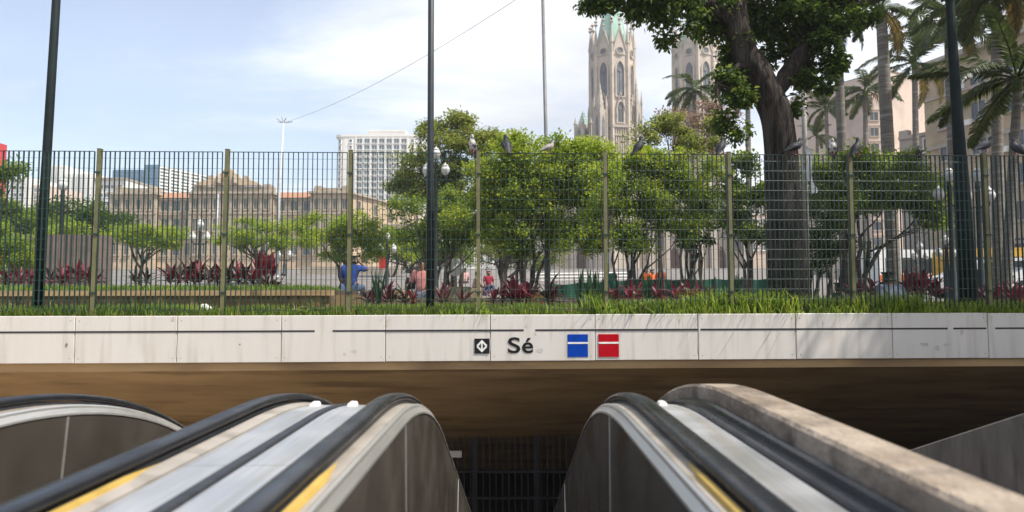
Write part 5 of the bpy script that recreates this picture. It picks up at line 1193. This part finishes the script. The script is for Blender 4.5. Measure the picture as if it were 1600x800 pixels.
def plant(name, label, px, py, Y, meshes, nl, sz, seed, stem=.12, group=None, cat='plant', upright=0., m_stem=None, zb=None):
    g = random.Random(seed); x = W(px, py, Y).x; z = G(x, Y) if zb is None else zb
    o = thing(name, label, cat, (x, Y, z), g.uniform(0, 6), group)
    b = MB(); b.tube([(0, 0, -.03), (.01, .01, stem * .5), (0, 0, stem)], [.016, .014, .010], 6); b.build('stem', m_stem or m_bark2, o)
    for i in range(nl):
        t = i / nl; f = link('leaf', meshes[g.randrange(len(meshes))], o, (0, 0, stem * (.55 + .45 * t)))
        el = .15 + .95 * t + g.uniform(-.2, .2) + upright
        f.rotation_euler = Euler((g.uniform(-.3, .3), -min(1.25, el) + .55, i * 2.4 + g.uniform(-.3, .3)), 'XYZ'); k = sz * g.uniform(.8, 1.15); f.scale = (k, k, k)
    return o
GL, GMID, GR = 'red cordylines on the raised planter', 'red cordylines behind the fence in the middle', 'red cordylines in the bed on the right'
ORD = ['first', 'second', 'third', 'fourth', 'fifth', 'sixth', 'seventh', 'eighth', 'ninth', 'tenth', 'eleventh', 'twelfth', 'thirteenth', 'fourteenth', 'fifteenth', 'sixteenth', 'seventeenth', 'eighteenth', 'nineteenth', 'twentieth', 'twenty-first', 'twenty-second', 'twenty-third', 'twenty-fourth', 'twenty-fifth', 'twenty-sixth']
KD = {'dark': 'dark maroon', 'red': 'dull red', 'crimson': 'bright crimson'}
left = [(8, 11.6, 'red', 1.0), (30, 11.9, 'red', 1.1), (48, 11.3, 'crimson', .9), (78, 11.7, 'dark', 1.0), (96, 11.5, 'red', 1.2), (108, 12, 'crimson', 1.2), (124, 11.6, 'red', 1.3), (140, 11.4, 'red', 1.0), (150, 12.2, 'dark', .9), (212, 11.7, 'dark', .9), (228, 11.9, 'dark', 1.05), (266, 11.6, 'red', 1.2), (279, 11.9, 'dark', 1.2), (292, 11.5, 'red', 1.3), (303, 12.1, 'crimson', 1.35), (311, 11.7, 'red', 1.4), (326, 11.5, 'dark', 1.1), (340, 11.8, 'red', 1.2), (357, 11.6, 'dark', 1.2), (372, 11.9, 'red', 1.3), (383, 11.5, 'dark', 1.25), (395, 11.9, 'red', 1.15)]
for i, (px, Y, kd, s) in enumerate(left):
    plant('cordyline', KD[kd] + ' cordyline on the raised planter, ' + ORD[i] + ' along it from the left edge', px, 440, Y, ST[kd], 13, s, 100 + i, .13 * s + .10, GL, zb=.32)
for i, px in enumerate((405, 415, 424)):
    plant('tall_cordyline', ORD[i] + ' upright crimson cordyline spike from the left near the planter end', px, 440, 11.4 + .15 * i, [ST['red'][2], ST['crimson'][2]], 16, 1.1, 150 + i, .42, 'upright cordyline spikes on the planter end', upright=.5, zb=.32)
    plant('low_cordyline', 'low dark spreading cordyline at the foot of the ' + ORD[i] + ' upright crimson spike', px + 9, 440, 11.2 + .1 * i, ST['dark'], 12, .95, 170 + i, .08, 'dark cordylines at the planter end', zb=.32)
mid = [(575, 10.8, 'dark', 1.2), (583, 11.2, 'red', 1.1), (604, 10.9, 'red', 1.4), (611, 11.1, 'dark', 1.2), (634, 11, 'dark', 1.2), (645, 10.8, 'red', 1.0), (690, 11, 'red', 1.2), (697, 10.8, 'dark', 1.1), (722, 11.1, 'dark', 1.0), (772, 11.3, 'red', 1.2), (786, 11.5, 'dark', 1.2), (800, 11.2, 'crimson', 1.45), (809, 10.9, 'red', 1.5), (822, 11.1, 'crimson', 1.3), (829, 10.8, 'red', 1.2), (856, 11, 'dark', 1.5), (862, 11.3, 'red', 1.3), (958, 11.1, 'crimson', 1.1), (966, 10.9, 'red', 1.2), (984, 11, 'crimson', 1.3), (996, 11.3, 'red', 1.25), (1033, 11.1, 'crimson', 1.2), (1058, 11, 'crimson', 1.35), (1080, 11.2, 'crimson', 1.3), (1087, 11, 'red', 1.1), (1104, 11.4, 'red', 1.1)]
for i, (px, Y, kd, s) in enumerate(mid):
    plant('cordyline', KD[kd] + ' cordyline behind the fence, ' + ORD[i] + ' to the right of the raised planter', px, 470, Y, ST[kd], 12, s * .95, 200 + i, .16 * s, GMID)
rgt = [(1338, 12.5, 'crimson', 1.1), (1362, 13, 'crimson', 1.2), (1380, 13, 'red', 1.1), (1418, 12.8, 'crimson', 1.3), (1430, 13.1, 'crimson', 1.4), (1441, 12.7, 'crimson', 1.45), (1452, 13, 'crimson', 1.4), (1462, 12.8, 'red', 1.2), (1522, 11.2, 'red', 1.2), (1532, 11.4, 'red', 1.1), (1545, 11, 'dark', 1.2), (1577, 11.2, 'red', 1.3), (1588, 10.9, 'crimson', 1.3), (1597, 11.1, 'red', 1.3)]
for i, (px, Y, kd, s) in enumerate(rgt):
    plant('cordyline', KD[kd] + ' cordyline in the shaded bed, ' + ORD[i] + ' to the right of the big trunk', px, 450, Y, ST[kd], 12, s, 300 + i, .30 * s if px < 1500 else .16, GR)
SW = [strap(.5, .022, .02, l_sword, 21, rise=1.25), strap(.5, .02, .0, l_sword, 22, rise=1.3)]
for i, (px, Y) in enumerate(((592, 10.6), (905, 10.5), (918, 10.7), (928, 10.4), (938, 10.8), (1012, 10.6), (1148, 10.7))):
    plant('sword_plant', ['tuft of dark sword-shaped leaves beside the man in royal blue', 'leftmost dark sword-leaf tuft left of the central olive post', 'second dark sword-leaf tuft left of the central olive post', 'third dark sword-leaf tuft left of the central olive post', 'dark sword-leaf tuft touching the central olive post', 'dark sword-leaf tuft among crimson cordylines right of the central post', 'dark sword-leaf tuft near the post left of the big trunk'][i], px, 470, Y, SW, 12, .95, 400 + i, .02, 'sword plants behind the fence', upright=.95)
SPD = [strap(.36, .010, .85, l_spider, 31, 6), strap(.32, .009, .6, l_spider, 32, 6), strap(.34, .010, .4, l_grass, 33, 6)]
for i, (px, s, lb_) in enumerate(((750, 1.1, 'pale green spider plant on the fascia edge just right of the slim black pole'), (985, 1.2, 'large arching spider plant on the fascia edge above the red square'), (1000, 1.1, 'arching spider plant right of the large one above the red square'), (487, .9, 'lanky pale grass tuft at the fascia edge near the planter end'), (1040, .9, 'small spider plant among the tall grass right of the red square'))):
    plant('spider_plant', lb_, px, 480, Y0 + YAW * W(px, 480, 8.5).x + .22 - .0, SPD, 20, s, 500 + i, .03, zb=-.01)

# low walls, seats, barriers in the middle ----------------------------------
b = MB()
kw = thing('kerb_wall', 'low pinkish rough kerb wall behind the red plants in the centre', 'low wall', (xY(560, 14), 14, 0))
for i in range(11):
    b = MB(); x0 = i * .5; b.b2(x0 + .006, x0 + .494, rng.uniform(-.01, .01), .3, -.05, .10 + rng.uniform(-.008, .008)); b.build('block', m_pinkst, kw)
    b = MB(); b.b2(x0 + .003, x0 + .497, -.03, .33, .112, .165); b.build('cap_stone', m_stone, kw)
for px, Y, w, h, m_, lb_ in ((630, 18, .55, .36, m_stone, 'brown stone seat block left of the man in pink'), (718, 19, .75, .44, mat('grey_stone', (.20, .20, .12), (.13, .13, .08), 3, .9, .3), 'greenish grey stone seat block between the two pink figures'), (744, 18.6, .38, .40, m_stone, 'small brown stone seat block below the seated figure'), (838, 17.5, .45, .28, mat('ochre_stone', (.42, .24, .06), (.3, .17, .05), 3, .9, .3), 'ochre stone block behind the central cordylines')):
    b = MB(); x = xY(px, Y); w2 = w
    vs = []
    for z, k_ in ((0, 1.0), (h * .85, .96), (h, .88)):
        for j in range(12):
            a = 2 * PI * j / 12; cx2 = math.copysign(abs(math.cos(a)) ** .45, math.cos(a)); cy2 = math.copysign(abs(math.sin(a)) ** .45, math.sin(a)); vs.append((cx2 * w2 * .5 * k_ + rng.uniform(-.012, .012), cy2 * .25 * k_, z + rng.uniform(-.01, .01)))
    b.add(vs, [(q * 12 + j, q * 12 + (j + 1) % 12, q * 12 + 12 + (j + 1) % 12, q * 12 + 12 + j) for q in range(2) for j in range(12)] + [tuple(range(24, 36))])
    tag(b.build('stone_bench', m_, None, loc=(x, Y, G(x, Y))), lb_, 'stone bench')
Yn = 24.
nb = thing('mesh_barrier', 'dark green mesh barrier behind the stems right of the grey flagpole', 'barrier', (xY(864, Yn), Yn, 0))
L_ = xY(1240, Yn) - nb.location.x; npan = 9
for i in range(npan):
    x0, x1 = L_ * i / npan, L_ * (i + 1) / npan; h0 = zY(444 - 8 * min(1, i / 3), Yn); h1 = zY(444 - 8 * min(1, (i + 1) / 3), Yn)
    b = MB(); vs = []
    for j in range(9):
        t = j / 8; y = .05 * math.sin(t * PI * 3 + i); x = x0 + .02 + (x1 - x0 - .04) * t; sag = -.05 * math.sin(PI * t)
        vs += [(x, y, .0), (x, y + .02, h0 + (h1 - h0) * t + sag)]
    b.add(vs, [(2 * j, 2 * j + 2, 2 * j + 3, 2 * j + 1) for j in range(8)]); pn = b.build('mesh_panel', m_net, nb)
    md = pn.modifiers.new('thick', 'SOLIDIFY'); md.thickness = .01
    b = MB(); b.tube([(x0, .02, -.05), (x0, .02, h0 + .06)], .03, 6); b.build('post', m_pole, nb)
tp_ = MB(); x = xY(951, 23); tp_.lathe([(.22, 0), (.24, .3), (.19, .62), (.20, .86), (.12, .94)], (0, 0, 0), 14)
tp_.v = [tuple(Vector(v) + Vector((.03 * math.sin(v[2] * 9 + v[1] * 7), .03 * math.cos(v[2] * 7), .02 * math.sin(v[0] * 20)))) for v in tp_.v]
tag(tp_.build('tarp_cover', m_green_t, None, True, (x, 22.6, 0)), 'green tarp draped over something above the mesh barrier', 'tarp')
rb_ = thing('white_railing', 'white three-bar railing beyond the green mesh barrier', 'railing', (xY(830, 30), 30, G(xY(830, 30), 30)))
Lr = xY(985, 30) - rb_.location.x
for py in (428.5, 433.5, 438.5):
    b = MB(); z = zY(py, 30) - rb_.location.z; b.tube([(0, 0, z), (Lr, 0, z + .05)], .05, 6); b.build('bar', m_white, rb_)
for i in range(5):
    b = MB(); b.tube([(Lr * i / 4, .02, 0), (Lr * i / 4, .02, zY(427.5, 30) - rb_.location.z)], .05, 6); b.build('post', m_grey, rb_)
b = MB(); x = xY(713, 22); o_ = thing('white_signboard', 'white faceted board on a stake right of the man in pink', 'sign', (x, 22, 0))
b.prism([(.26 * math.cos(PI / 8 + PI / 4 * j), .32 * math.sin(PI / 8 + PI / 4 * j)) for j in range(8)], (0, 0, zY(417.5, 22)), UX, FR, .04); b.build('board', m_white, o_)
b = MB(); b.tube([(0, .02, -.05), (0, .02, zY(412, 22))], .025, 6); b.build('stake', m_pole, o_)
x = xY(599, 34); z = G(x, 34); o_ = thing('red_banner', 'red upright banner board beside a small lamp at centre left', 'banner', (x, 34, z))
b = MB(); b.b2(-.19, .19, -.03, .03, zY(419, 34) - z, zY(401, 34) - z); b.build('board', m_redp, o_)
b = MB(); b.tube([(-.15, .06, 0), (-.15, .06, zY(402, 34) - z)], .03, 6); b.build('post', m_pole, o_)
pc = thing('planter_wall', 'low grey retaining wall with shrubs at the far edge of the plaza', 'low wall', (xY(560, 44), 44, G(xY(560, 44), 44)))
b = MB(); b.b2(xY(470, 44) - pc.location.x, xY(625, 44) - pc.location.x, 0, .5, -.2, zY(416, 44) - pc.location.z); b.build('wall', m_greyb, pc)

# ------------------------------------------------------------------ people
def skin(name, joints, edges, radii, m, parent=None, root=0, sub=2):
    me = bpy.data.meshes.new(name); me.from_pydata([tuple(j) for j in joints], edges, []); o = link(name, me)
    md = o.modifiers.new('skin', 'SKIN'); md.use_smooth_shade = True
    for i, r in enumerate(radii): me.skin_vertices[0].data[i].radius = r if hasattr(r, '__len__') else (r, r); me.skin_vertices[0].data[i].use_root = (i == root)
    sb = o.modifiers.new('sub', 'SUBSURF'); sb.levels = sb.render_levels = sub
    dg = bpy.context.evaluated_depsgraph_get(); m2 = bpy.data.meshes.new_from_object(o.evaluated_get(dg)); m2.name = name
    bpy.data.objects.remove(o); m2.materials.clear(); m2.materials.append(m)
    m2.polygons.foreach_set('use_smooth', [True] * len(m2.polygons))
    return link(name, m2, parent)
def person(label, px, py_head, Y, rz, shirt, trousers, pose='stand', arms=None, hair='short', zb=None, s=1., headturn=0., bend=0.):
    x = W(px, py_head, Y).x; z = G(x, Y) if zb is None else zb
    sit = pose == 'sit'; ph = .50 if sit else .93
    V_ = Vector; b0 = bend
    pel = V_((0, 0, ph)); sp1 = V_((0, .02 + b0 * .3, ph + .20)); ch = V_((0, .03 + b0 * .75, ph + .40)); nk = V_((0, .04 + b0, ph + .535)); hd_ = V_((0, .06 + b0 * 1.1, ph + .65)); ht_ = V_((0, .05 + b0 * 1.1, ph + .735))
    shl, shr = V_((-.185, .02 + b0 * .9, ph + .475)), V_((.185, .02 + b0 * .9, ph + .475))
    A_ = arms or {}
    ell, hal = [V_(q) for q in A_.get('l', ((-.25, .05, ph + .2), (-.22, .22, ph + .04)))]
    elr, har = [V_(q) for q in A_.get('r', ((.25, .05, ph + .2), (.22, .22, ph + .04)))]
    if sit:
        hl, kl, al, tl = V_((-.1, .03, ph - .03)), V_((-.13, .45, ph + .02)), V_((-.13, .42, .09)), V_((-.13, .60, .04))
        hr, kr, ar, tr = V_((.1, .03, ph - .03)), V_((.13, .45, ph + .02)), V_((.13, .48, .09)), V_((.13, .66, .04))
    else:
        hl, kl, al, tl = V_((-.1, 0, ph - .05)), V_((-.11, .05, .5)), V_((-.11, -.02, .09)), V_((-.12, .14, .04))
        hr, kr, ar, tr = V_((.1, 0, ph - .05)), V_((.11, .01, .5)), V_((.11, -.06, .09)), V_((.12, .10, .04))
    o_ = None
    J = [pel, sp1, ch, nk, hd_, ht_, shl, ell, hal, shr, elr, har, hl, kl, al, tl, hr, kr, ar, tr]
    E = [(0, 1), (1, 2), (2, 3), (3, 4), (4, 5), (2, 6), (6, 7), (7, 8), (2, 9), (9, 10), (10, 11), (0, 12), (12, 13), (13, 14), (14, 15), (0, 16), (16, 17), (17, 18), (18, 19)]
    Rr = [.13, .115, (.12, .10), .052, (.076, .088), (.058, .066), .062, .043, .03, .062, .043, .03, .085, .058, .038, .032, .085, .058, .038, .032]
    # nose, ears, and five fingers on each hand
    fw = V_((math.sin(headturn), math.cos(headturn), 0)); sd2 = V_((fw.y, -fw.x, 0))
    J.append(hd_ + fw * .105 + V_((0, 0, -.01))); E.append((4, 20)); Rr.append(.016)
    for sgn_ in (-1, 1): J.append(hd_ + sd2 * sgn_ * .092 - fw * .01); E.append((4, len(J) - 1)); Rr.append(.016)
    for hi_, ei in ((8, 7), (11, 10)):
        d = (J[hi_] - J[ei]).normalized(); sdv = d.cross(V_((0, .3, 1))).normalized()
        J.append(J[hi_] + d * .075); pi_ = len(J) - 1; E.append((hi_, pi_)); Rr.append((.036, .02))
        for f_, ln in zip((-1.5, -.5, .5, 1.5), (.07, .085, .08, .06)):
            J.append(J[pi_] + d * ln + sdv * f_ * .02); E.append((pi_, len(J) - 1)); Rr.append(.009)
        J.append(J[hi_] + d * .04 + sdv * -.06); E.append((hi_, len(J) - 1)); Rr.append(.010)
    body = skin('person', J, E, Rr, m_skin); body.location = (x, Y, z); body.rotation_euler = (0, 0, rz); body.scale = (s,) * 3
    tag(body, label, 'person')
    skin('shirt', [pel + V_((0, 0, -.02)), sp1, ch, nk + V_((0, 0, -.06)), shl, shl.lerp(ell, .9), shr, shr.lerp(elr, .9)], [(0, 1), (1, 2), (2, 3), (2, 4), (4, 5), (2, 6), (6, 7)], [.155, (.15, .135), (.158, .128), .075, .085, .066, .085, .066], shirt, body)
    skin('trousers', [pel, hl, kl, kl.lerp(al, .9), hr, kr, kr.lerp(ar, .9)], [(0, 1), (1, 2), (2, 3), (0, 4), (4, 5), (5, 6)], [.145, .10, .076, .058, .10, .076, .058], trousers, body)
    for a_, t_ in ((al, tl), (ar, tr)): skin('shoe', [a_ + V_((0, -.03, -.02)), a_.lerp(t_, .5) + V_((0, 0, -.03)), t_], [(0, 1), (1, 2)], [.045, .042, .036], c_dark, body)
    if hair == 'cap':
        skin('cap', [hd_ + V_((0, -.02, .055)), ht_ + V_((0, 0, .015))], [(0, 1)], [.094, .07], c_dark, body)
        b = MB(); cc = hd_ + fw * .12 + V_((0, 0, .06)); b.prism([(-.075, -.06), (.075, -.06), (.07, .03), (.035, .065), (-.035, .065), (-.07, .03)], cc, sd2, V_((0, 0, 1)), .012, fw); b.build('brim', c_dark, body)
    else:
        hm = {'short': m_hair, 'hood': shirt, 'white': c_wh}[hair]
        skin('hair', [hd_ - fw * .025 + V_((0, 0, .025)), ht_ - fw * .02 + V_((0, 0, .012))] + ([hd_ - fw * .05 + V_((0, 0, -.06))] if hair != 'hood' else [nk - fw * .03]), [(0, 1), (0, 2)], [.089, .068, .06], hm, body)
    return body
person('man in a royal blue shirt sitting with back turned and hand raised to his head', 548, 425, 16.2, R(-8), c_blue, c_jean, 'sit', {'r': ((.40, .10, .92), (.16, .10, 1.13)), 'l': ((-.25, .08, .70), (-.2, .25, .56))}, s=1.06, headturn=R(-30), zb=-.12)
person('man in a pink shirt and dark cap standing behind the slim black pole', 660, 415, 15.2, R(165), c_pink, c_lj, 'stand', {'l': ((-.34, .10, 1.10), (-.22, .26, .98)), 'r': ((.30, .06, 1.12), (.34, .2, .95))}, 'cap', s=.98, zb=-.62)
person('person in a light pink top and jeans seated sideways on a stone block', 741, 427, 25, R(-75), c_lp, c_jean, 'sit', {'l': ((-.22, .18, .74), (-.12, .42, .60)), 'r': ((.22, .18, .74), (.12, .42, .60))}, s=.95, bend=.10, zb=-.12)
person('small crouching figure in a crimson hooded top left of the cordylines', 763, 434, 23, R(200), c_red, c_jean, 'sit', None, 'hood', s=.72, zb=.12)
person('dark clothed figure sitting in the shade behind the man in pink', 644, 426, 26, R(170), c_dark, c_dark, 'sit', s=1.0, zb=-.15)
person('man in a grey-blue shirt seated with his back to the fence on the right', 1398, 437, 11.6, R(4), c_grey, c_dark, 'sit', s=1.0, bend=.14, zb=-.62)
person('far worker in an orange vest left of the other orange workers', 1010, 421, 32, R(160), c_or, c_dark, 'stand', s=1., zb=-.25)
person('far worker in an orange vest between two other workers', 1018, 423, 33, R(210), c_or, c_dark, 'stand', s=1., zb=-.3)
person('far worker in an orange vest with white helmet, rightmost of three', 1032, 420, 32, R(150), c_or, c_jean, 'stand', hair='white', s=1., zb=-.22)
person('distant person in a pale top walking beyond the white signboard', 726, 421, 34, R(30), c_lp, c_dark, 'stand', s=1., zb=-.15)
person('person in a red shirt bending among the plants at the far right', 1584, 447, 13.5, R(120), c_red, c_dark, 'sit', s=1., bend=.2, zb=-.65)
person('person in a dark shirt seated behind the tall grass near the thick pole', 1322, 446, 14, R(20), c_dark, c_jean, 'sit', s=.95, bend=.15, zb=-.72)
def bundle(name, px, py, Y, dims, m, label, cat, seed, z=0):
    b = MB(); g = random.Random(seed); x = W(px, py, Y).x; rows = 9; n = 16; vs = []
    ph1, ph2 = g.uniform(0, 6), g.uniform(0, 6)
    for i in range(rows):
        t = PI * i / (rows - 1)
        for j in range(n):
            a = 2 * PI * j / n; r = math.sin(t) * (1 + .16 * math.sin(3 * a + ph1 + t * 2) + .10 * math.sin(5 * a + ph2)); zz = math.cos(t) * .5 + .5
            vs.append((r * math.cos(a) * dims[0] / 2, r * math.sin(a) * dims[1] / 2, dims[2] * zz * (1 + .13 * math.sin(a * 2 + ph2) + .1 * math.sin(a * 5 + t * 4)) - .02))
    b.add(vs, [(i * n + j, i * n + (j + 1) % n, (i + 1) * n + (j + 1) % n, (i + 1) * n + j) for i in range(rows - 1) for j in range(n)])
    return tag(b.build(name, m, None, True, (x, Y, z)), label, cat)
bundle('clothes_bundle', 1058, 470, 12.6, (.75, .5, .30), c_dark, 'dark crumpled bundle of bedding behind the fence, left one', 'bundle', 1)
bundle('clothes_bundle', 1100, 466, 12.8, (.62, .5, .36), cloth('navy', (.03, .04, .075)), 'navy crumpled bundle of bedding right of the white bag', 'bundle', 2)
bundle('cloth_bag', 1073, 472, 12.2, (.13, .12, .26), c_wh, 'small white bag standing between two dark bundles', 'bag', 3)
bundle('cloth_bag', 1131, 468, 12.4, (.28, .2, .12), cloth('teal', (.10, .33, .38)), 'light blue bag lying at the right end of the dark bundles', 'bag', 4)
bundle('cloth_bag', 1440, 462, 11.8, (.14, .12, .16), cloth('sky', (.10, .25, .55)), 'small blue bag right of the man in grey-blue', 'bag', 5)
bundle('plastic_bag', 583, 492, 8.42, (.13, .08, .045), mat('mint_plastic', (.50, .62, .55), (.35, .5, .42), 20, .3), 'crumpled mint-white plastic bag in the grass on the fascia edge', 'litter', 6)
bundle('plastic_bag', 606, 492, 8.40, (.12, .08, .04), mat('white_plastic', (.72, .72, .72), (.5, .5, .5), 20, .3), 'crumpled white plastic scrap right of the mint-white bag', 'litter', 7)
bundle('broken_stone', 320, 484, 9.6, (.22, .15, .13), m_whiteb, 'pale broken stone lying in the grass before the planter', 'stone', 8)
bundle('dry_leaf', 401, 492, 8.36, (.08, .05, .03), mat('dry_leaf', (.45, .16, .05), None, 20, .7), 'orange dry leaf scrap on the fascia edge left of the planter end', 'litter', 9)
bundle('stone_footing', 60, 490, 8.72, (.30, .22, .10), m_soil, 'dark mound of earth at the foot of the left green pole', 'mound', 10)

# ------------------------------------------------------------------ vehicles far right
def vehicle(name, label, cat, px, Y, rz, L, Wd, H, m, kind):
    x = xY(px, Y); o = thing(name, label, cat, (x, Y, G(x, Y)), rz)
    b = MB()
    if kind == 'car': side = [(-L / 2, .35), (L / 2, .35), (L / 2, .75), (L * .30, .92), (L * .14, H), (-L * .26, H), (-L * .42, .95), (-L / 2, .85)]
    elif kind == 'van': side = [(-L / 2, .35), (L / 2, .35), (L / 2, .95), (L * .40, 1.15), (L * .27, H), (-L / 2 + .05, H), (-L / 2, H - .1)]
    else: side = [(-L / 2, .35), (L / 2, .35), (L / 2, 1.2), (L / 2 - .12, H - .1), (L / 2 - .3, H), (-L / 2 + .2, H), (-L / 2, H - .15)]
    b.prism(side, (0, -Wd / 2, 0), UX, Vector((0, 1, 0)), Wd); b.build('body', m, o)
    for s_ in (-1, 1):
        for wx in (-L * .31, L * .31):
            q = MB(); rr = .32 if kind != 'bus' else .48
            q.v = []; q.tube([(wx, s_ * (Wd / 2 - .18), rr), (wx, s_ * (Wd / 2 + .03), rr)], rr, 14); wh = q.build('wheel', m_tyre, o)
            q = MB(); q.tube([(wx, s_ * (Wd / 2 + .02), rr), (wx, s_ * (Wd / 2 + .045), rr)], rr * .55, 12); q.build('rim', m_grey, wh)
        if kind == 'bus':
            nw = 7
            for i in range(nw):
                q = MB(); x0 = -L / 2 + .5 + (L - 1.2) * i / nw; q.b2(x0, x0 + (L - 1.2) / nw - .12, s_ * Wd / 2 - .02, s_ * Wd / 2 + .015, 1.45, H - .55); q.build('window', m_glass, o)
            q = MB(); q.b2(-L / 2 + .02, L / 2 - .05, s_ * Wd / 2 - .02, s_ * Wd / 2 + .012, .9, 1.3); q.build('stripe', m_orp if m is not m_orp else m_white, o)
        else:
            q = MB(); q.prism([(-L * .24, .95), (L * .20, .95), (L * .11, H - .08), (-L * .22, H - .08)], (0, s_ * (Wd / 2 - .02), 0), UX, Vector((0, s_, 0)), .035); q.build('window', m_glass, o)
        q = MB(); q.box((L / 2 - .02, s_ * Wd * .36, .72), (.08, .3, .14)); q.build('headlight', m_glob, o)
    q = MB(); q.b2(L * (.21 if kind == 'car' else .34) if kind != 'bus' else L / 2 - .02, L * (.25 if kind == 'car' else .37) if kind != 'bus' else L / 2 + .02, -Wd * .42, Wd * .42, 1.0 if kind != 'bus' else 1.3, H - (.12 if kind == 'car' else .3)); q.build('windscreen', m_glass, o)
    return o
vehicle('city_bus', 'white bus with an orange stripe passing beyond the right-hand trees', 'bus', 1450, 44, R(6), 9.5, 2.5, 3.0, m_carw, 'bus')
vehicle('city_bus', 'yellow bus seen through the fence at the far right', 'bus', 1590, 40, R(-10), 9., 2.5, 2.9, m_yelp, 'bus')
vehicle('delivery_van', 'orange van parked beyond the big trunk on the right', 'van', 1352, 52, R(200), 4.2, 1.8, 2.0, m_orp, 'van')
vehicle('parked_car', 'white car parked behind the plants near the last post', 'car', 1536, 24, R(170), 4.1, 1.7, 1.42, m_carw, 'car')
vehicle('parked_car', 'white car at the far right edge behind the red shirt', 'car', 1612, 22, R(185), 4.1, 1.7, 1.42, m_carw, 'car')
vehicle('parked_car', 'red car glimpsed between the thick pole and the last post', 'car', 1524, 33, R(175), 4.1, 1.7, 1.42, m_redp, 'car')

# ------------------------------------------------------------------ air
hm = bpy.data.materials.new('haze'); hm.use_nodes = True; ht2 = hm.node_tree; ht2.nodes.clear()
ho = ht2.nodes.new('ShaderNodeOutputMaterial'); hv = ht2.nodes.new('ShaderNodeVolumePrincipled')
hv.inputs['Color'].default_value = (.93, .95, 1, 1); hv.inputs['Density'].default_value = .0006; hv.inputs['Anisotropy'].default_value = .25
ht2.links.new(hv.outputs[0], ho.inputs['Volume'])
b = MB(); b.b2(-1600, 1600, -1600, 1900, -6, 100); hz = b.build('haze', hm); hz['kind'] = 'stuff'; hz['label'] = 'thin pale daylight haze over the square'
SC.cycles.volume_bounces = 1; SC.cycles.volume_step_rate = 4; SC.cycles.volume_max_steps = 64
